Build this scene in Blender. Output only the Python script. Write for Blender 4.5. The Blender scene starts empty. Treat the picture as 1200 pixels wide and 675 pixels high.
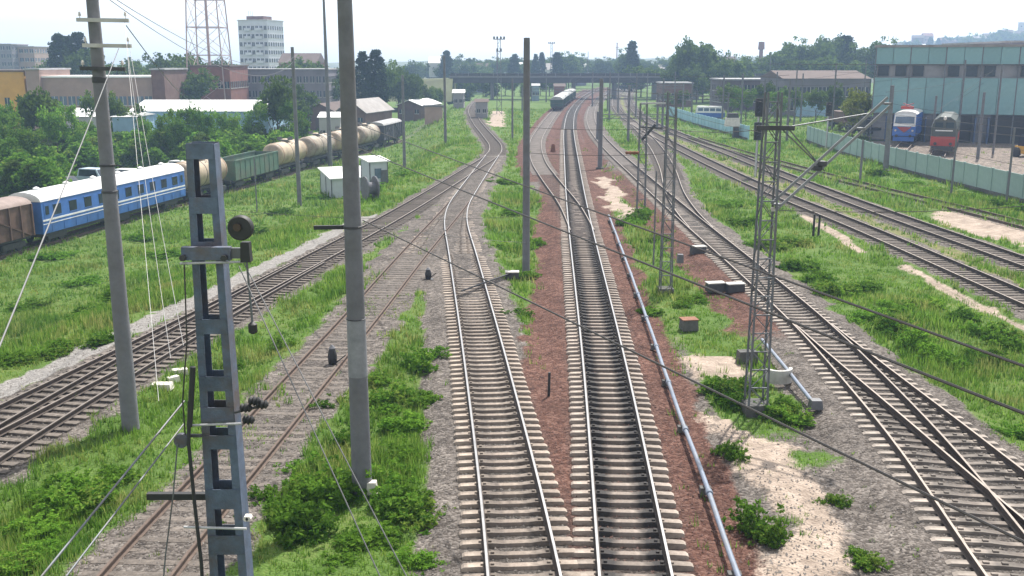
import bpy, math, random
import numpy as np
from mathutils import Vector, Matrix

scene = bpy.context.scene
C = scene.collection
R = math.radians
random.seed(11)
rng = np.random.default_rng(11)

# ------------------------------------------------------------------ camera, sky, sun, exposure
CAM_H = 11.0            # eye height above the rail heads, standing on an overpass
PITCH = 12.817
cam_d = bpy.data.cameras.new('camera')
cam_d.sensor_width = 36.0
cam_d.lens = 35.01
cam_d.clip_start = 0.1
cam_d.clip_end = 12000
cam = bpy.data.objects.new('camera', cam_d)
C.objects.link(cam)
cam.location = (0, 0, CAM_H)
cam.rotation_euler = (R(90 - PITCH), 0, 0)
scene.camera = cam

SUN_EL, SUN_AZ = 57.0, 26.0       # azimuth measured from +Y towards +X
world = bpy.data.worlds.new('World')
scene.world = world
world.use_nodes = True
nt = world.node_tree
nt.nodes.clear()
sky = nt.nodes.new('ShaderNodeTexSky')
sky.sky_type = 'NISHITA'
sky.sun_disc = False
sky.sun_elevation = R(SUN_EL)
sky.sun_rotation = R(SUN_AZ)
sky.air_density = 1.0
sky.dust_density = 1.2
sky.ozone_density = 1.0
hs = nt.nodes.new('ShaderNodeHueSaturation')
hs.inputs['Saturation'].default_value = 0.08
hs.inputs['Value'].default_value = 1.0
bg = nt.nodes.new('ShaderNodeBackground')
bg.inputs['Strength'].default_value = 0.15
wo = nt.nodes.new('ShaderNodeOutputWorld')
nt.links.new(sky.outputs[0], hs.inputs['Color'])
nt.links.new(hs.outputs[0], bg.inputs['Color'])
nt.links.new(bg.outputs[0], wo.inputs['Surface'])

sun_d = bpy.data.lights.new('sun', 'SUN')
sun_d.energy = 4.3
sun_d.angle = R(0.8)
sun_d.color = (1.0, 0.955, 0.88)
sun = bpy.data.objects.new('sun', sun_d)
C.objects.link(sun)
sv = Vector((math.sin(R(SUN_AZ)) * math.cos(R(SUN_EL)), math.cos(R(SUN_AZ)) * math.cos(R(SUN_EL)), math.sin(R(SUN_EL))))
sun.rotation_euler = sv.to_track_quat('Z', 'Y').to_euler()
sun.location = (20, 40, 80)

scene.view_settings.view_transform = 'Standard'
scene.view_settings.look = 'None'
scene.view_settings.exposure = 0.78
scene.view_settings.gamma = 1.0
scene.view_settings.use_curve_mapping = False
scene.render.engine = 'CYCLES'
scene.cycles.use_denoising = True
scene.cycles.max_bounces = 6
scene.cycles.volume_bounces = 1
scene.cycles.transparent_max_bounces = 8

# ------------------------------------------------------------------ survey helpers (photo measurements -> metres on the ground)
_f, _p = 1167.0, R(PITCH)
def gp(x, y, z=0.0):
    """ground point (at height z) seen at photo pixel x, y"""
    dx = (x - 600) / _f; dy = -(y - 337.5) / _f
    d = (dx, math.cos(_p) + dy * math.sin(_p), -math.sin(_p) + dy * math.cos(_p))
    t = (z - CAM_H) / d[2]
    return (d[0] * t, d[1] * t)
def at(x, y, Y):
    """point at distance Y in front of the overpass seen at photo pixel x, y"""
    dx = (x - 600) / _f; dy = -(y - 337.5) / _f
    d = (dx, math.cos(_p) + dy * math.sin(_p), -math.sin(_p) + dy * math.cos(_p))
    t = Y / d[1]
    return Vector((d[0] * t, Y, CAM_H + d[2] * t))
def px_of(X, Y, Z):
    z = Z - CAM_H
    zc = Y * math.cos(_p) - z * math.sin(_p)
    yc = Y * math.sin(_p) + z * math.cos(_p)
    return 600 + _f * X / zc, 337.5 - _f * yc / zc

# ------------------------------------------------------------------ materials
MATS = {}
def mat(name, col, rough=0.8, var=0.25, scale=3.0, metal=0.0, bump=0.0, bscale=30.0, dirt=None, dirt_amt=0.5, coords='Object'):
    if name in MATS: return MATS[name]
    m = bpy.data.materials.new(name); m.use_nodes = True
    n = m.node_tree.nodes; l = m.node_tree.links
    b = n['Principled BSDF']
    b.inputs['Roughness'].default_value = rough
    b.inputs['Metallic'].default_value = metal
    tc = n.new('ShaderNodeTexCoord')
    oi = n.new('ShaderNodeObjectInfo')
    no = n.new('ShaderNodeTexNoise'); no.inputs['Scale'].default_value = scale; no.inputs['Detail'].default_value = 6
    no.inputs['Roughness'].default_value = 0.65
    l.new(tc.outputs[coords], no.inputs['Vector'])
    rp = n.new('ShaderNodeValToRGB')
    a = [max(0, c * (1 - var)) for c in col]; c2 = [min(1, c * (1 + var)) for c in col]
    rp.color_ramp.elements[0].position = 0.3; rp.color_ramp.elements[1].position = 0.7
    rp.color_ramp.elements[0].color = (*a, 1); rp.color_ramp.elements[1].color = (*c2, 1)
    l.new(no.outputs['Fac'], rp.inputs['Fac'])
    out = rp.outputs['Color']
    if dirt:
        n2 = n.new('ShaderNodeTexNoise'); n2.inputs['Scale'].default_value = scale * 0.35; n2.inputs['Detail'].default_value = 8
        n2.inputs['Roughness'].default_value = 0.7
        l.new(tc.outputs[coords], n2.inputs['Vector'])
        r2 = n.new('ShaderNodeValToRGB')
        r2.color_ramp.elements[0].position = 0.45; r2.color_ramp.elements[1].position = 0.68
        r2.color_ramp.elements[0].color = (0, 0, 0, 1); r2.color_ramp.elements[1].color = (dirt_amt,) * 3 + (1,)
        l.new(n2.outputs['Fac'], r2.inputs['Fac'])
        mx = n.new('ShaderNodeMixRGB'); mx.inputs['Color2'].default_value = (*dirt, 1)
        l.new(r2.outputs['Color'], mx.inputs['Fac']); l.new(out, mx.inputs['Color1'])
        out = mx.outputs['Color']
    hv = n.new('ShaderNodeHueSaturation')
    mr = n.new('ShaderNodeMapRange'); mr.inputs['To Min'].default_value = 1 - var * 0.5; mr.inputs['To Max'].default_value = 1 + var * 0.5
    l.new(oi.outputs['Random'], mr.inputs['Value']); l.new(mr.outputs[0], hv.inputs['Value']); l.new(out, hv.inputs['Color'])
    l.new(hv.outputs['Color'], b.inputs['Base Color'])
    if bump > 0:
        n3 = n.new('ShaderNodeTexNoise'); n3.inputs['Scale'].default_value = bscale; n3.inputs['Detail'].default_value = 4
        l.new(tc.outputs[coords], n3.inputs['Vector'])
        bp = n.new('ShaderNodeBump'); bp.inputs['Strength'].default_value = bump; bp.inputs['Distance'].default_value = 0.03
        l.new(n3.outputs['Fac'], bp.inputs['Height']); l.new(bp.outputs[0], b.inputs['Normal'])
    MATS[name] = m
    return m

def leaf_mat(name, c1, c2, trans=0.35, straw=None, dry=(0.5, 0.72)):
    m = bpy.data.materials.new(name); m.use_nodes = True
    n = m.node_tree.nodes; l = m.node_tree.links
    n.clear()
    g = n.new('ShaderNodeNewGeometry'); oi = n.new('ShaderNodeObjectInfo')
    no = n.new('ShaderNodeTexNoise'); no.inputs['Scale'].default_value = 0.45; no.inputs['Detail'].default_value = 3
    l.new(g.outputs['Position'], no.inputs['Vector'])
    ad = n.new('ShaderNodeMath'); ad.operation = 'MULTIPLY_ADD'; ad.inputs[1].default_value = 0.45
    l.new(g.outputs['Random Per Island'], ad.inputs[0])
    mu = n.new('ShaderNodeMath'); mu.operation = 'MULTIPLY_ADD'; mu.inputs[1].default_value = 0.9; mu.inputs[2].default_value = -0.18
    l.new(no.outputs['Fac'], mu.inputs[0]); l.new(mu.outputs[0], ad.inputs[2])
    rp = n.new('ShaderNodeValToRGB')
    rp.color_ramp.elements[0].position = 0.15; rp.color_ramp.elements[1].position = 0.85
    rp.color_ramp.elements[0].color = (*c1, 1); rp.color_ramp.elements[1].color = (*c2, 1)
    l.new(ad.outputs[0], rp.inputs['Fac'])
    leafc = rp.outputs[0]
    if straw:                                        # dried, yellowed patches and single dry leaves
        n2 = n.new('ShaderNodeTexNoise'); n2.inputs['Scale'].default_value = 0.30; n2.inputs['Detail'].default_value = 5; n2.inputs['Roughness'].default_value = 0.65
        l.new(g.outputs['Position'], n2.inputs['Vector'])
        a2 = n.new('ShaderNodeMath'); a2.operation = 'MULTIPLY_ADD'; a2.inputs[1].default_value = 0.22; l.new(g.outputs['Random Per Island'], a2.inputs[0]); l.new(n2.outputs['Fac'], a2.inputs[2])
        m2 = n.new('ShaderNodeMapRange'); m2.inputs['From Min'].default_value = dry[0]; m2.inputs['From Max'].default_value = dry[1]; l.new(a2.outputs[0], m2.inputs['Value'])
        x2 = n.new('ShaderNodeMixRGB'); x2.inputs['Color2'].default_value = (*straw, 1); l.new(m2.outputs[0], x2.inputs['Fac']); l.new(leafc, x2.inputs['Color1']); leafc = x2.outputs[0]
    hv = n.new('ShaderNodeHueSaturation')
    mr = n.new('ShaderNodeMapRange'); mr.inputs['To Min'].default_value = 0.75; mr.inputs['To Max'].default_value = 1.3
    l.new(oi.outputs['Random'], mr.inputs['Value']); l.new(mr.outputs[0], hv.inputs['Value']); l.new(leafc, hv.inputs['Color'])
    d = n.new('ShaderNodeBsdfDiffuse'); t = n.new('ShaderNodeBsdfTranslucent'); mx = n.new('ShaderNodeMixShader')
    mx.inputs['Fac'].default_value = trans
    l.new(hv.outputs[0], d.inputs['Color']); l.new(hv.outputs[0], t.inputs['Color'])
    l.new(d.outputs[0], mx.inputs[1]); l.new(t.outputs[0], mx.inputs[2])
    o = n.new('ShaderNodeOutputMaterial'); l.new(mx.outputs[0], o.inputs['Surface'])
    MATS[name] = m
    return m

concrete = mat('concrete', (0.15, 0.152, 0.168), 0.9, 0.18, 2.5, bump=0.4, bscale=25, dirt=(0.13, 0.12, 0.11), dirt_amt=0.5)
concrete_pale = mat('concrete_pale', (0.50, 0.49, 0.47), 0.9, 0.15, 3, bump=0.3, dirt=(0.25, 0.23, 0.2))
concrete_dark = mat('concrete_dark', (0.10, 0.098, 0.095), 0.95, 0.3, 3, bump=0.3)
white_stone = mat('white_stone', (0.62, 0.58, 0.54), 0.9, 0.15, 4)
steel_blue = mat('steel_blue', (0.088, 0.117, 0.175), 0.6, 0.3, 4, metal=0.1, bump=0.3, dirt=(0.10, 0.07, 0.055), dirt_amt=0.8)
steel_grey = mat('steel_grey', (0.135, 0.145, 0.165), 0.55, 0.2, 4, metal=0.3, dirt=(0.13, 0.10, 0.08))
tower_steel = mat('tower_steel', (0.36, 0.27, 0.27), 0.6, 0.2, 0.3, metal=0.1)
steel_pale = mat('steel_pale', (0.45, 0.45, 0.46), 0.5, 0.15, 5, metal=0.3)
steel_dark = mat('steel_dark', (0.055, 0.055, 0.06), 0.6, 0.3, 5, metal=0.2)
black = mat('black_paint', (0.02, 0.02, 0.022), 0.6, 0.3, 5)
rust = mat('rust', (0.20, 0.09, 0.055), 0.9, 0.35, 6, bump=0.3)
wire_dark = mat('wire_dark', (0.055, 0.05, 0.05), 0.6, 0.2, 2, metal=0.3)
wire_pale = mat('wire_pale', (0.14, 0.14, 0.145), 0.5, 0.15, 2, metal=0.3)
rail_side = mat('rail_side', (0.060, 0.046, 0.039), 0.85, 0.3, 6, bump=0.2)
rail_top = mat('rail_top', (0.40, 0.39, 0.385), 0.34, 0.12, 3, metal=0.85)
rail_top_rusty = mat('rail_top_rusty', (0.22, 0.185, 0.16), 0.5, 0.2, 3, metal=0.5)
rail_rust = mat('rail_rust', (0.105, 0.075, 0.060), 0.9, 0.3, 6)
pipe_blue = mat('pipe_blue', (0.17, 0.205, 0.27), 0.45, 0.15, 4, metal=0.15, dirt=(0.22, 0.2, 0.18))
glass_dark = mat('glass_dark', (0.03, 0.04, 0.055), 0.12, 0.3, 2)
glass_blue = mat('glass_blue', (0.10, 0.14, 0.20), 0.15, 0.3, 1)
red_lens = mat('pink_lens', (0.06, 0.035, 0.03), 0.35, 0.1, 5)

# sleepers: weathered concrete; on the main line oil drips have blackened the concrete beside the rails
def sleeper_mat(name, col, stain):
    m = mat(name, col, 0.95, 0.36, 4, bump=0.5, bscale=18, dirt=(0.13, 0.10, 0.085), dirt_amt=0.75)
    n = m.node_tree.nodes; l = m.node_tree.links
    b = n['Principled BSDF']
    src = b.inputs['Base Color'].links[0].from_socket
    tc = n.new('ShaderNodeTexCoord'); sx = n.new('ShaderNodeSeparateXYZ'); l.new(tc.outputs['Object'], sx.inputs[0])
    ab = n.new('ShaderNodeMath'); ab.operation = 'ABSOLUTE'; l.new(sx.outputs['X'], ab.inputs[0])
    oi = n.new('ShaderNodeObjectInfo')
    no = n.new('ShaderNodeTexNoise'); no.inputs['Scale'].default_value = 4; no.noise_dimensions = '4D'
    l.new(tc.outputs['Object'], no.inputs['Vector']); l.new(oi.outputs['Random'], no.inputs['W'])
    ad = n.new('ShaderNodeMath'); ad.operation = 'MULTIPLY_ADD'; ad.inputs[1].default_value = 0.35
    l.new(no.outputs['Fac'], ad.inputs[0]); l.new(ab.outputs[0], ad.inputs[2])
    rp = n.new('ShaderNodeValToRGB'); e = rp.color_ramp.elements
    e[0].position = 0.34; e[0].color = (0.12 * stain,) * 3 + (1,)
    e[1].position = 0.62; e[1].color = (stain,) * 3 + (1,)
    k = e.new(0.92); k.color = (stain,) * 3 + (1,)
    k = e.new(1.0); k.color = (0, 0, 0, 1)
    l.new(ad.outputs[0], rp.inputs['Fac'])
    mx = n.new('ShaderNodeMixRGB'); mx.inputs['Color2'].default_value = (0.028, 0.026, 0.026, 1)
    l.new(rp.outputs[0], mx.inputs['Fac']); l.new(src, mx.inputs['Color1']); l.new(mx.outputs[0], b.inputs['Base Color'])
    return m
sleeper_tan = sleeper_mat('sleeper_tan', (0.325, 0.27, 0.225), 0.45)
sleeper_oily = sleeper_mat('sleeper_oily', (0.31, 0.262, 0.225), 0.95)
sleeper_grey = sleeper_mat('sleeper_grey', (0.30, 0.262, 0.23), 0.5)
sleeper_wood = mat('sleeper_wood', (0.13, 0.11, 0.095), 0.95, 0.4, 6, bump=0.3)

leaf_grass = leaf_mat('grass_blades', (0.040, 0.115, 0.015), (0.205, 0.345, 0.050), 0.5, (0.37, 0.33, 0.13), (0.61, 0.92))
leaf_bush = leaf_mat('bush_leaves', (0.036, 0.115, 0.014), (0.185, 0.335, 0.042), 0.5, (0.30, 0.32, 0.08), (0.66, 1.0))
leaf_tree = leaf_mat('tree_leaves', (0.036, 0.072, 0.016), (0.125, 0.185, 0.040), 0.45)
leaf_dark = leaf_mat('poplar_leaves', (0.014, 0.030, 0.012), (0.045, 0.070, 0.026), 0.2)
leaf_yellow = leaf_mat('yellow_leaves', (0.09, 0.12, 0.02), (0.20, 0.22, 0.04), 0.3)
bark = mat('bark', (0.07, 0.055, 0.045), 0.95, 0.3, 4)

# ------------------------------------------------------------------ mesh helpers
class MB:
    def __init__(s): s.v = []; s.f = []; s.mi = []
    def add(s, vs, fs, mi=0):
        o = len(s.v); s.v.extend(tuple(v) for v in vs)
        s.f.extend(tuple(i + o for i in f) for f in fs); s.mi.extend([mi] * len(fs)); return s
    def box(s, c, d, M=None, mi=0, taper=1.0):
        x, y, z = (k / 2 for k in d); t = taper
        vs = [Vector(q) for q in ((-x, -y, -z), (x, -y, -z), (x, y, -z), (-x, y, -z), (-x * t, -y * t, z), (x * t, -y * t, z), (x * t, y * t, z), (-x * t, y * t, z))]
        if M is not None: vs = [M @ v for v in vs]
        c = Vector(c); vs = [v + c for v in vs]
        return s.add(vs, [(0, 3, 2, 1), (4, 5, 6, 7), (0, 1, 5, 4), (1, 2, 6, 5), (2, 3, 7, 6), (3, 0, 4, 7)], mi)
    def bar(s, a, b, w, h=None, mi=0, up=(0, 0, 1)):
        """rectangular bar from a to b"""
        a = Vector(a); b = Vector(b); h = h or w
        d = (b - a).normalized(); up = Vector(up)
        if abs(d.dot(up)) > 0.95: up = Vector((0, 1, 0))
        u = d.cross(up).normalized() * w / 2; v = u.cross(d).normalized() * h / 2
        vs = [a - u - v, a + u - v, a + u + v, a - u + v, b - u - v, b + u - v, b + u + v, b - u + v]
        return s.add(vs, [(0, 3, 2, 1), (4, 5, 6, 7), (0, 1, 5, 4), (1, 2, 6, 5), (2, 3, 7, 6), (3, 0, 4, 7)], mi)
    def cyl(s, a, b, r0, r1=None, n=12, caps=True, mi=0):
        a = Vector(a); b = Vector(b); r1 = r0 if r1 is None else r1
        d = (b - a).normalized(); up = Vector((0, 0, 1)) if abs(d.z) < 0.95 else Vector((0, 1, 0))
        u = d.cross(up).normalized(); v = u.cross(d)
        vs = []
        for p, r in ((a, r0), (b, r1)):
            for i in range(n):
                t = 2 * math.pi * i / n
                vs.append(p + u * math.cos(t) * r + v * math.sin(t) * r)
        fs = [(i, (i + 1) % n, n + (i + 1) % n, n + i) for i in range(n)]
        if caps: fs += [tuple(range(n))[::-1], tuple(range(n, 2 * n))]
        return s.add(vs, fs, mi)
    def lathe(s, prof, n=16, c=(0, 0, 0), axis='z', mi=0):
        vs = []; fs = []; c = Vector(c)
        for r, z in prof:
            for i in range(n):
                t = 2 * math.pi * i / n
                p = (r * math.cos(t), r * math.sin(t), z)
                if axis == 'y': p = (p[0], p[2], p[1])
                if axis == 'x': p = (p[2], p[0], p[1])
                vs.append(c + Vector(p))
        for k in range(len(prof) - 1):
            for i in range(n):
                fs.append((k * n + i, k * n + (i + 1) % n, (k + 1) * n + (i + 1) % n, (k + 1) * n + i))
        fs.append(tuple(range(n))[::-1]); fs.append(tuple(range((len(prof) - 1) * n, len(prof) * n)))
        return s.add(vs, fs, mi)
    def tube(s, pts, r, n=5, mi=0):
        pts = [Vector(p) for p in pts]; vs = []; fs = []
        for k, p in enumerate(pts):
            d = (pts[min(k + 1, len(pts) - 1)] - pts[max(k - 1, 0)]).normalized()
            up = Vector((0, 0, 1)) if abs(d.z) < 0.95 else Vector((0, 1, 0))
            u = d.cross(up).normalized(); v = u.cross(d)
            for i in range(n):
                t = 2 * math.pi * i / n
                vs.append(p + u * math.cos(t) * r + v * math.sin(t) * r)
        for k in range(len(pts) - 1):
            for i in range(n):
                fs.append((k * n + i, k * n + (i + 1) % n, (k + 1) * n + (i + 1) % n, (k + 1) * n + i))
        fs.append(tuple(range(n))[::-1]); fs.append(tuple(range((len(pts) - 1) * n, len(pts) * n)))
        return s.add(vs, fs, mi)
    def loft(s, secs, closed=True, mi=0, caps=True):
        """list of equal-length 3D rings"""
        n = len(secs[0]); vs = [p for q in secs for p in q]; fs = []
        for k in range(len(secs) - 1):
            for i in range(n if closed else n - 1):
                j = (i + 1) % n
                fs.append((k * n + i, k * n + j, (k + 1) * n + j, (k + 1) * n + i))
        if caps: fs += [tuple(range(n))[::-1], tuple(range((len(secs) - 1) * n, len(secs) * n))]
        return s.add(vs, fs, mi)
    def mesh(s, name, mats, smooth=False):
        me = bpy.data.meshes.new(name)
        me.from_pydata([tuple(v) for v in s.v], [], s.f)
        for m in (mats if isinstance(mats, (list, tuple)) else [mats]): me.materials.append(m)
        if any(s.mi): me.polygons.foreach_set('material_index', s.mi)
        if smooth:
            me.polygons.foreach_set('use_smooth', [True] * len(me.polygons))
            me.set_sharp_from_angle(angle=R(40))
        me.update()
        return me

def link(name, data, parent=None, loc=None, rz=0.0):
    o = bpy.data.objects.new(name, data); C.objects.link(o)
    if parent is not None: o.parent = parent
    if loc is not None: o.location = loc
    if rz: o.rotation_euler = (0, 0, rz)
    return o
def tag(o, label=None, cat=None, group=None, kind=None):
    if label: o['label'] = label
    if cat: o['category'] = cat
    if group: o['group'] = group
    if kind: o['kind'] = kind
    return o
def root(name, label, cat, loc=(0, 0, 0), rz=0.0, group=None):
    return tag(link(name, None, None, loc, rz), label, cat, group)
def part(name, mb, m, parent, smooth=False, loc=None, rz=0.0):
    return link(name, mb.mesh(name, m, smooth), parent, loc, rz)
def thing(name, mb, m, label, cat, group=None, smooth=False, loc=None, rz=0.0):
    return tag(link(name, mb.mesh(name, m, smooth), None, loc, rz), label, cat, group)
def copy_tree(o, parent=None):
    c = o.copy(); C.objects.link(c); c.parent = parent
    for ch in o.children: copy_tree(ch, c)
    return c
ORD = ['first', 'second', 'third', 'fourth', 'fifth', 'sixth', 'seventh', 'eighth', 'ninth', 'tenth', 'eleventh', 'twelfth', 'thirteenth', 'fourteenth', 'fifteenth', 'sixteenth', 'seventeenth', 'eighteenth', 'nineteenth', 'twentieth']
def nth(i):
    if i < 20: return ORD[i]
    tens = ['twenty', 'thirty', 'forty', 'fifty', 'sixty', 'seventy', 'eighty', 'ninety'][(i + 1) // 10 - 2]
    u = (i + 1) % 10
    return tens + '-' + ORD[u - 1] if u else tens[:-1] + 'ieth'

def catmull(pts, step=1.0):
    P = [np.array(p, float) for p in pts]
    P = [2 * P[0] - P[1]] + P + [2 * P[-1] - P[-2]]
    out = []
    for i in range(1, len(P) - 2):
        p0, p1, p2, p3 = P[i - 1:i + 3]
        d = [math.sqrt(max(np.linalg.norm(b - a), 1e-6)) for a, b in ((p0, p1), (p1, p2), (p2, p3))]
        t0 = 0; t1 = d[0]; t2 = t1 + d[1]; t3 = t2 + d[2]
        n = max(2, int(np.linalg.norm(p2 - p1) / step))
        for k in range(n):
            t = t1 + (t2 - t1) * k / n
            A1 = (t1 - t) / (t1 - t0) * p0 + (t - t0) / (t1 - t0) * p1
            A2 = (t2 - t) / (t2 - t1) * p1 + (t - t1) / (t2 - t1) * p2
            A3 = (t3 - t) / (t3 - t2) * p2 + (t - t2) / (t3 - t2) * p3
            B1 = (t2 - t) / (t2 - t0) * A1 + (t - t0) / (t2 - t0) * A2
            B2 = (t3 - t) / (t3 - t1) * A2 + (t - t1) / (t3 - t1) * A3
            out.append((t2 - t) / (t2 - t1) * B1 + (t - t1) / (t2 - t1) * B2)
    out.append(P[-2])
    return np.array(out)
def smooth_line(a, it):
    a = a.copy()
    for _ in range(it): a[1:-1] = 0.25 * a[:-2] + 0.5 * a[1:-1] + 0.25 * a[2:]
    return a
def resample(a, step):
    s = np.r_[0, np.cumsum(np.linalg.norm(np.diff(a, axis=0), axis=1))]
    t = np.arange(0, s[-1], step)
    return np.c_[np.interp(t, s, a[:, 0]), np.interp(t, s, a[:, 1])]
def headings(a):
    d = np.gradient(a, axis=0)
    return d / np.linalg.norm(d, axis=1)[:, None]
def dist_to(line, X, Y, signed=False):
    """distance from points to a polyline (vectorised); sign + on the right-hand side"""
    best = np.full(X.shape, 1e9); sg = np.zeros(X.shape)
    for (x0, y0), (x1, y1) in zip(line[:-1], line[1:]):
        dx, dy = x1 - x0, y1 - y0
        t = np.clip(((X - x0) * dx + (Y - y0) * dy) / (dx * dx + dy * dy), 0, 1)
        ex, ey = X - x0 - t * dx, Y - y0 - t * dy
        d = np.hypot(ex, ey); m = d < best
        best = np.where(m, d, best)
        if signed: sg = np.where(m, np.sign(ex * dy - ey * dx), sg)
    return best * sg if signed else best
_tab = rng.random((256, 256))
def vnoise(x, y):
    xi = np.floor(x).astype(int); yi = np.floor(y).astype(int)
    fx = x - xi; fy = y - yi; fx = fx * fx * (3 - 2 * fx); fy = fy * fy * (3 - 2 * fy)
    g = lambda a, b: _tab[a % 256, b % 256]
    return (g(xi, yi) * (1 - fx) + g(xi + 1, yi) * fx) * (1 - fy) + (g(xi, yi + 1) * (1 - fx) + g(xi + 1, yi + 1) * fx) * fy
def fbm(x, y, s, o=4):
    r = 0; a = 0.5
    for k in range(o):
        r = r + a * vnoise(x * s + 17.3 * k, y * s + 5.1 * k); s *= 2.03; a *= 0.5
    return r / (1 - 0.5 ** o)
def inpoly(X, Y, poly):
    ins = np.zeros(X.shape, bool); n = len(poly); j = n - 1
    for i in range(n):
        xi, yi = poly[i]; xj, yj = poly[j]
        if yi != yj: ins ^= ((yi > Y) != (yj > Y)) & (X < (xj - xi) * (Y - yi) / (yj - yi) + xi)
        j = i
    return ins
def sstep(a, b, x):
    t = np.clip((x - a) / (b - a), 0, 1); return t * t * (3 - 2 * t)
# ------------------------------------------------------------------ the railway lines (surveyed centre lines, rail head at z = 0)
LINES = {
 'left':   [(-20.6, 6), (-18.6, 18), (-16.35, 29.5), (-14.75, 37.5), (-13.0, 47), (-10.35, 62), (-8.0, 77), (-4.6, 103), (-2.3, 122), (-2.2, 134), (-3.4, 150), (-6.1, 182), (-8, 210), (-9.5, 240), (-10, 300)],
 'left_b': [(-16.6, 6), (-16.2, 16), (-15.3, 28), (-14.25, 36.3), (-12.6, 47.5), (-11.3, 55.5)],
 'siding': [(-8.5, 6), (-8.33, 19.9), (-8.1, 23.5), (-7.85, 26.5), (-7.35, 34), (-6.75, 42.5), (-5.85, 57), (-4.6, 75), (-4.05, 84)],
 'tan':    [(0.95, 6), (0.28, 19.9), (-0.84, 34.2), (-2.85, 57), (-4.0, 70), (-4.22, 78), (-3.95, 86), (-3.25, 102), (-2.3, 122)],
 'main':   [(2.05, 6), (2.72, 19.9), (3.4, 34.2), (4.9, 72.9), (6.5, 108), (9.9, 175), (14.4, 238), (24, 330), (33, 400), (40, 450)],
 'branch': [(4.72, 66), (4.55, 78), (3.7, 95), (3.0, 113), (3.3, 140), (4.9, 166), (10, 230), (15, 280), (21.2, 335), (31, 412)],
 'right':  [(10.0, 6), (11.2, 19.9), (11.7, 23.7), (12.15, 27.6), (12.55, 33.5), (12.9, 41), (12.95, 52), (12.8, 69), (12.7, 99), (12.75, 130), (13.6, 165), (15.6, 200), (20, 250), (29, 330), (45, 440)],
 'right_b':[(14.3, 6), (13.55, 20), (13.35, 24.8), (13.3, 28), (13.23, 31), (13.12, 34), (12.95, 42)],
 'spur':   [(12.85, 66), (13.15, 74), (14.0, 85), (16.5, 106), (18.8, 130), (20.6, 155), (22.6, 190)],
 'east':   [(26.5, 6), (25.4, 30), (24.6, 46), (23.9, 67), (22.6, 89), (22.1, 113), (22.0, 143), (22.4, 185), (25, 240), (34, 330), (49, 440)],
 'east_b': [(32.2, 6), (30, 40), (29, 55.5), (27.7, 80.5), (27.2, 100), (26.9, 125), (26.3, 150), (25.9, 185), (29, 240), (38, 330), (53, 440)],
 'rusty':  [(37.5, 40), (36.6, 58), (35, 74), (32.6, 90), (30.5, 108), (28.6, 128), (27, 150)],
 'wagon':  [(-45.5, 48), (-41.0, 70), (-39.0, 79.6), (-35.2, 103.3), (-33.4, 114.6), (-31.2, 128.7), (-27.6, 149.2), (-25.8, 159.8), (-22.5, 181), (-20, 205), (-17, 260)],
}
TR = {}
for k, v in LINES.items():
    a = resample(catmull(v, 0.5), 0.5)
    TR[k] = smooth_line(a, 30)
BAL = dict(left=-0.25, left_b=-0.25, siding=-0.188, tan=-0.30, main=-0.315, branch=-0.22, right=-0.265, right_b=-0.265, spur=-0.22, east=-0.22, east_b=-0.22, rusty=-0.2, wagon=-0.25)
HW = dict(left=1.85, left_b=1.75, siding=1.5, tan=2.0, main=2.5, branch=2.0, right=2.1, right_b=2.0, spur=1.8, east=1.6, east_b=1.6, rusty=0.9, wagon=1.5)
LOW = {k: TR[k][::4] for k in TR}
WZ = -3.5                                   # the wagon line lies lower than the yard
def terrain_drop(X, Y):
    d = dist_to(TR['left'][::18], X, Y, True)
    return -3.25 * sstep(4.5, 15.0, -d)
def drop1(X, Y): return float(terrain_drop(np.array([X]), np.array([Y]))[0])
def gpt(px, py, z=0.0):
    """ground point at a photo pixel, following the slope on the left"""
    dz = 0.0
    for _ in range(8):
        X, Y = gp(px, py, z + dz); dz = 0.5 * dz + 0.5 * drop1(X, Y)
    return X, Y, dz

# ------------------------------------------------------------------ ground
SAND = [[gp(*q) for q in poly] for poly in (
  [(862, 497), (935, 505), (962, 565), (988, 620), (1012, 720), (905, 720), (892, 640), (930, 600), (888, 562)],
  [(800, 404), (872, 404), (884, 432), (812, 432)],
  [(812, 458), (850, 478), (905, 515), (890, 535), (845, 505)],
  [(697, 203), (712, 203), (738, 236), (742, 258), (722, 252), (706, 224)],
  [(1085, 244), (1130, 246), (1230, 268), (1230, 286), (1120, 264)],
  [(575, 128), (590, 128), (592, 146), (572, 146)])]
PATHS = [[gp(*q) for q in pl] for pl in ([(940, 248), (985, 272), (1010, 288)], [(1060, 306), (1085, 318), (1114, 334), (1200, 374), (1260, 402)])]

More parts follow.
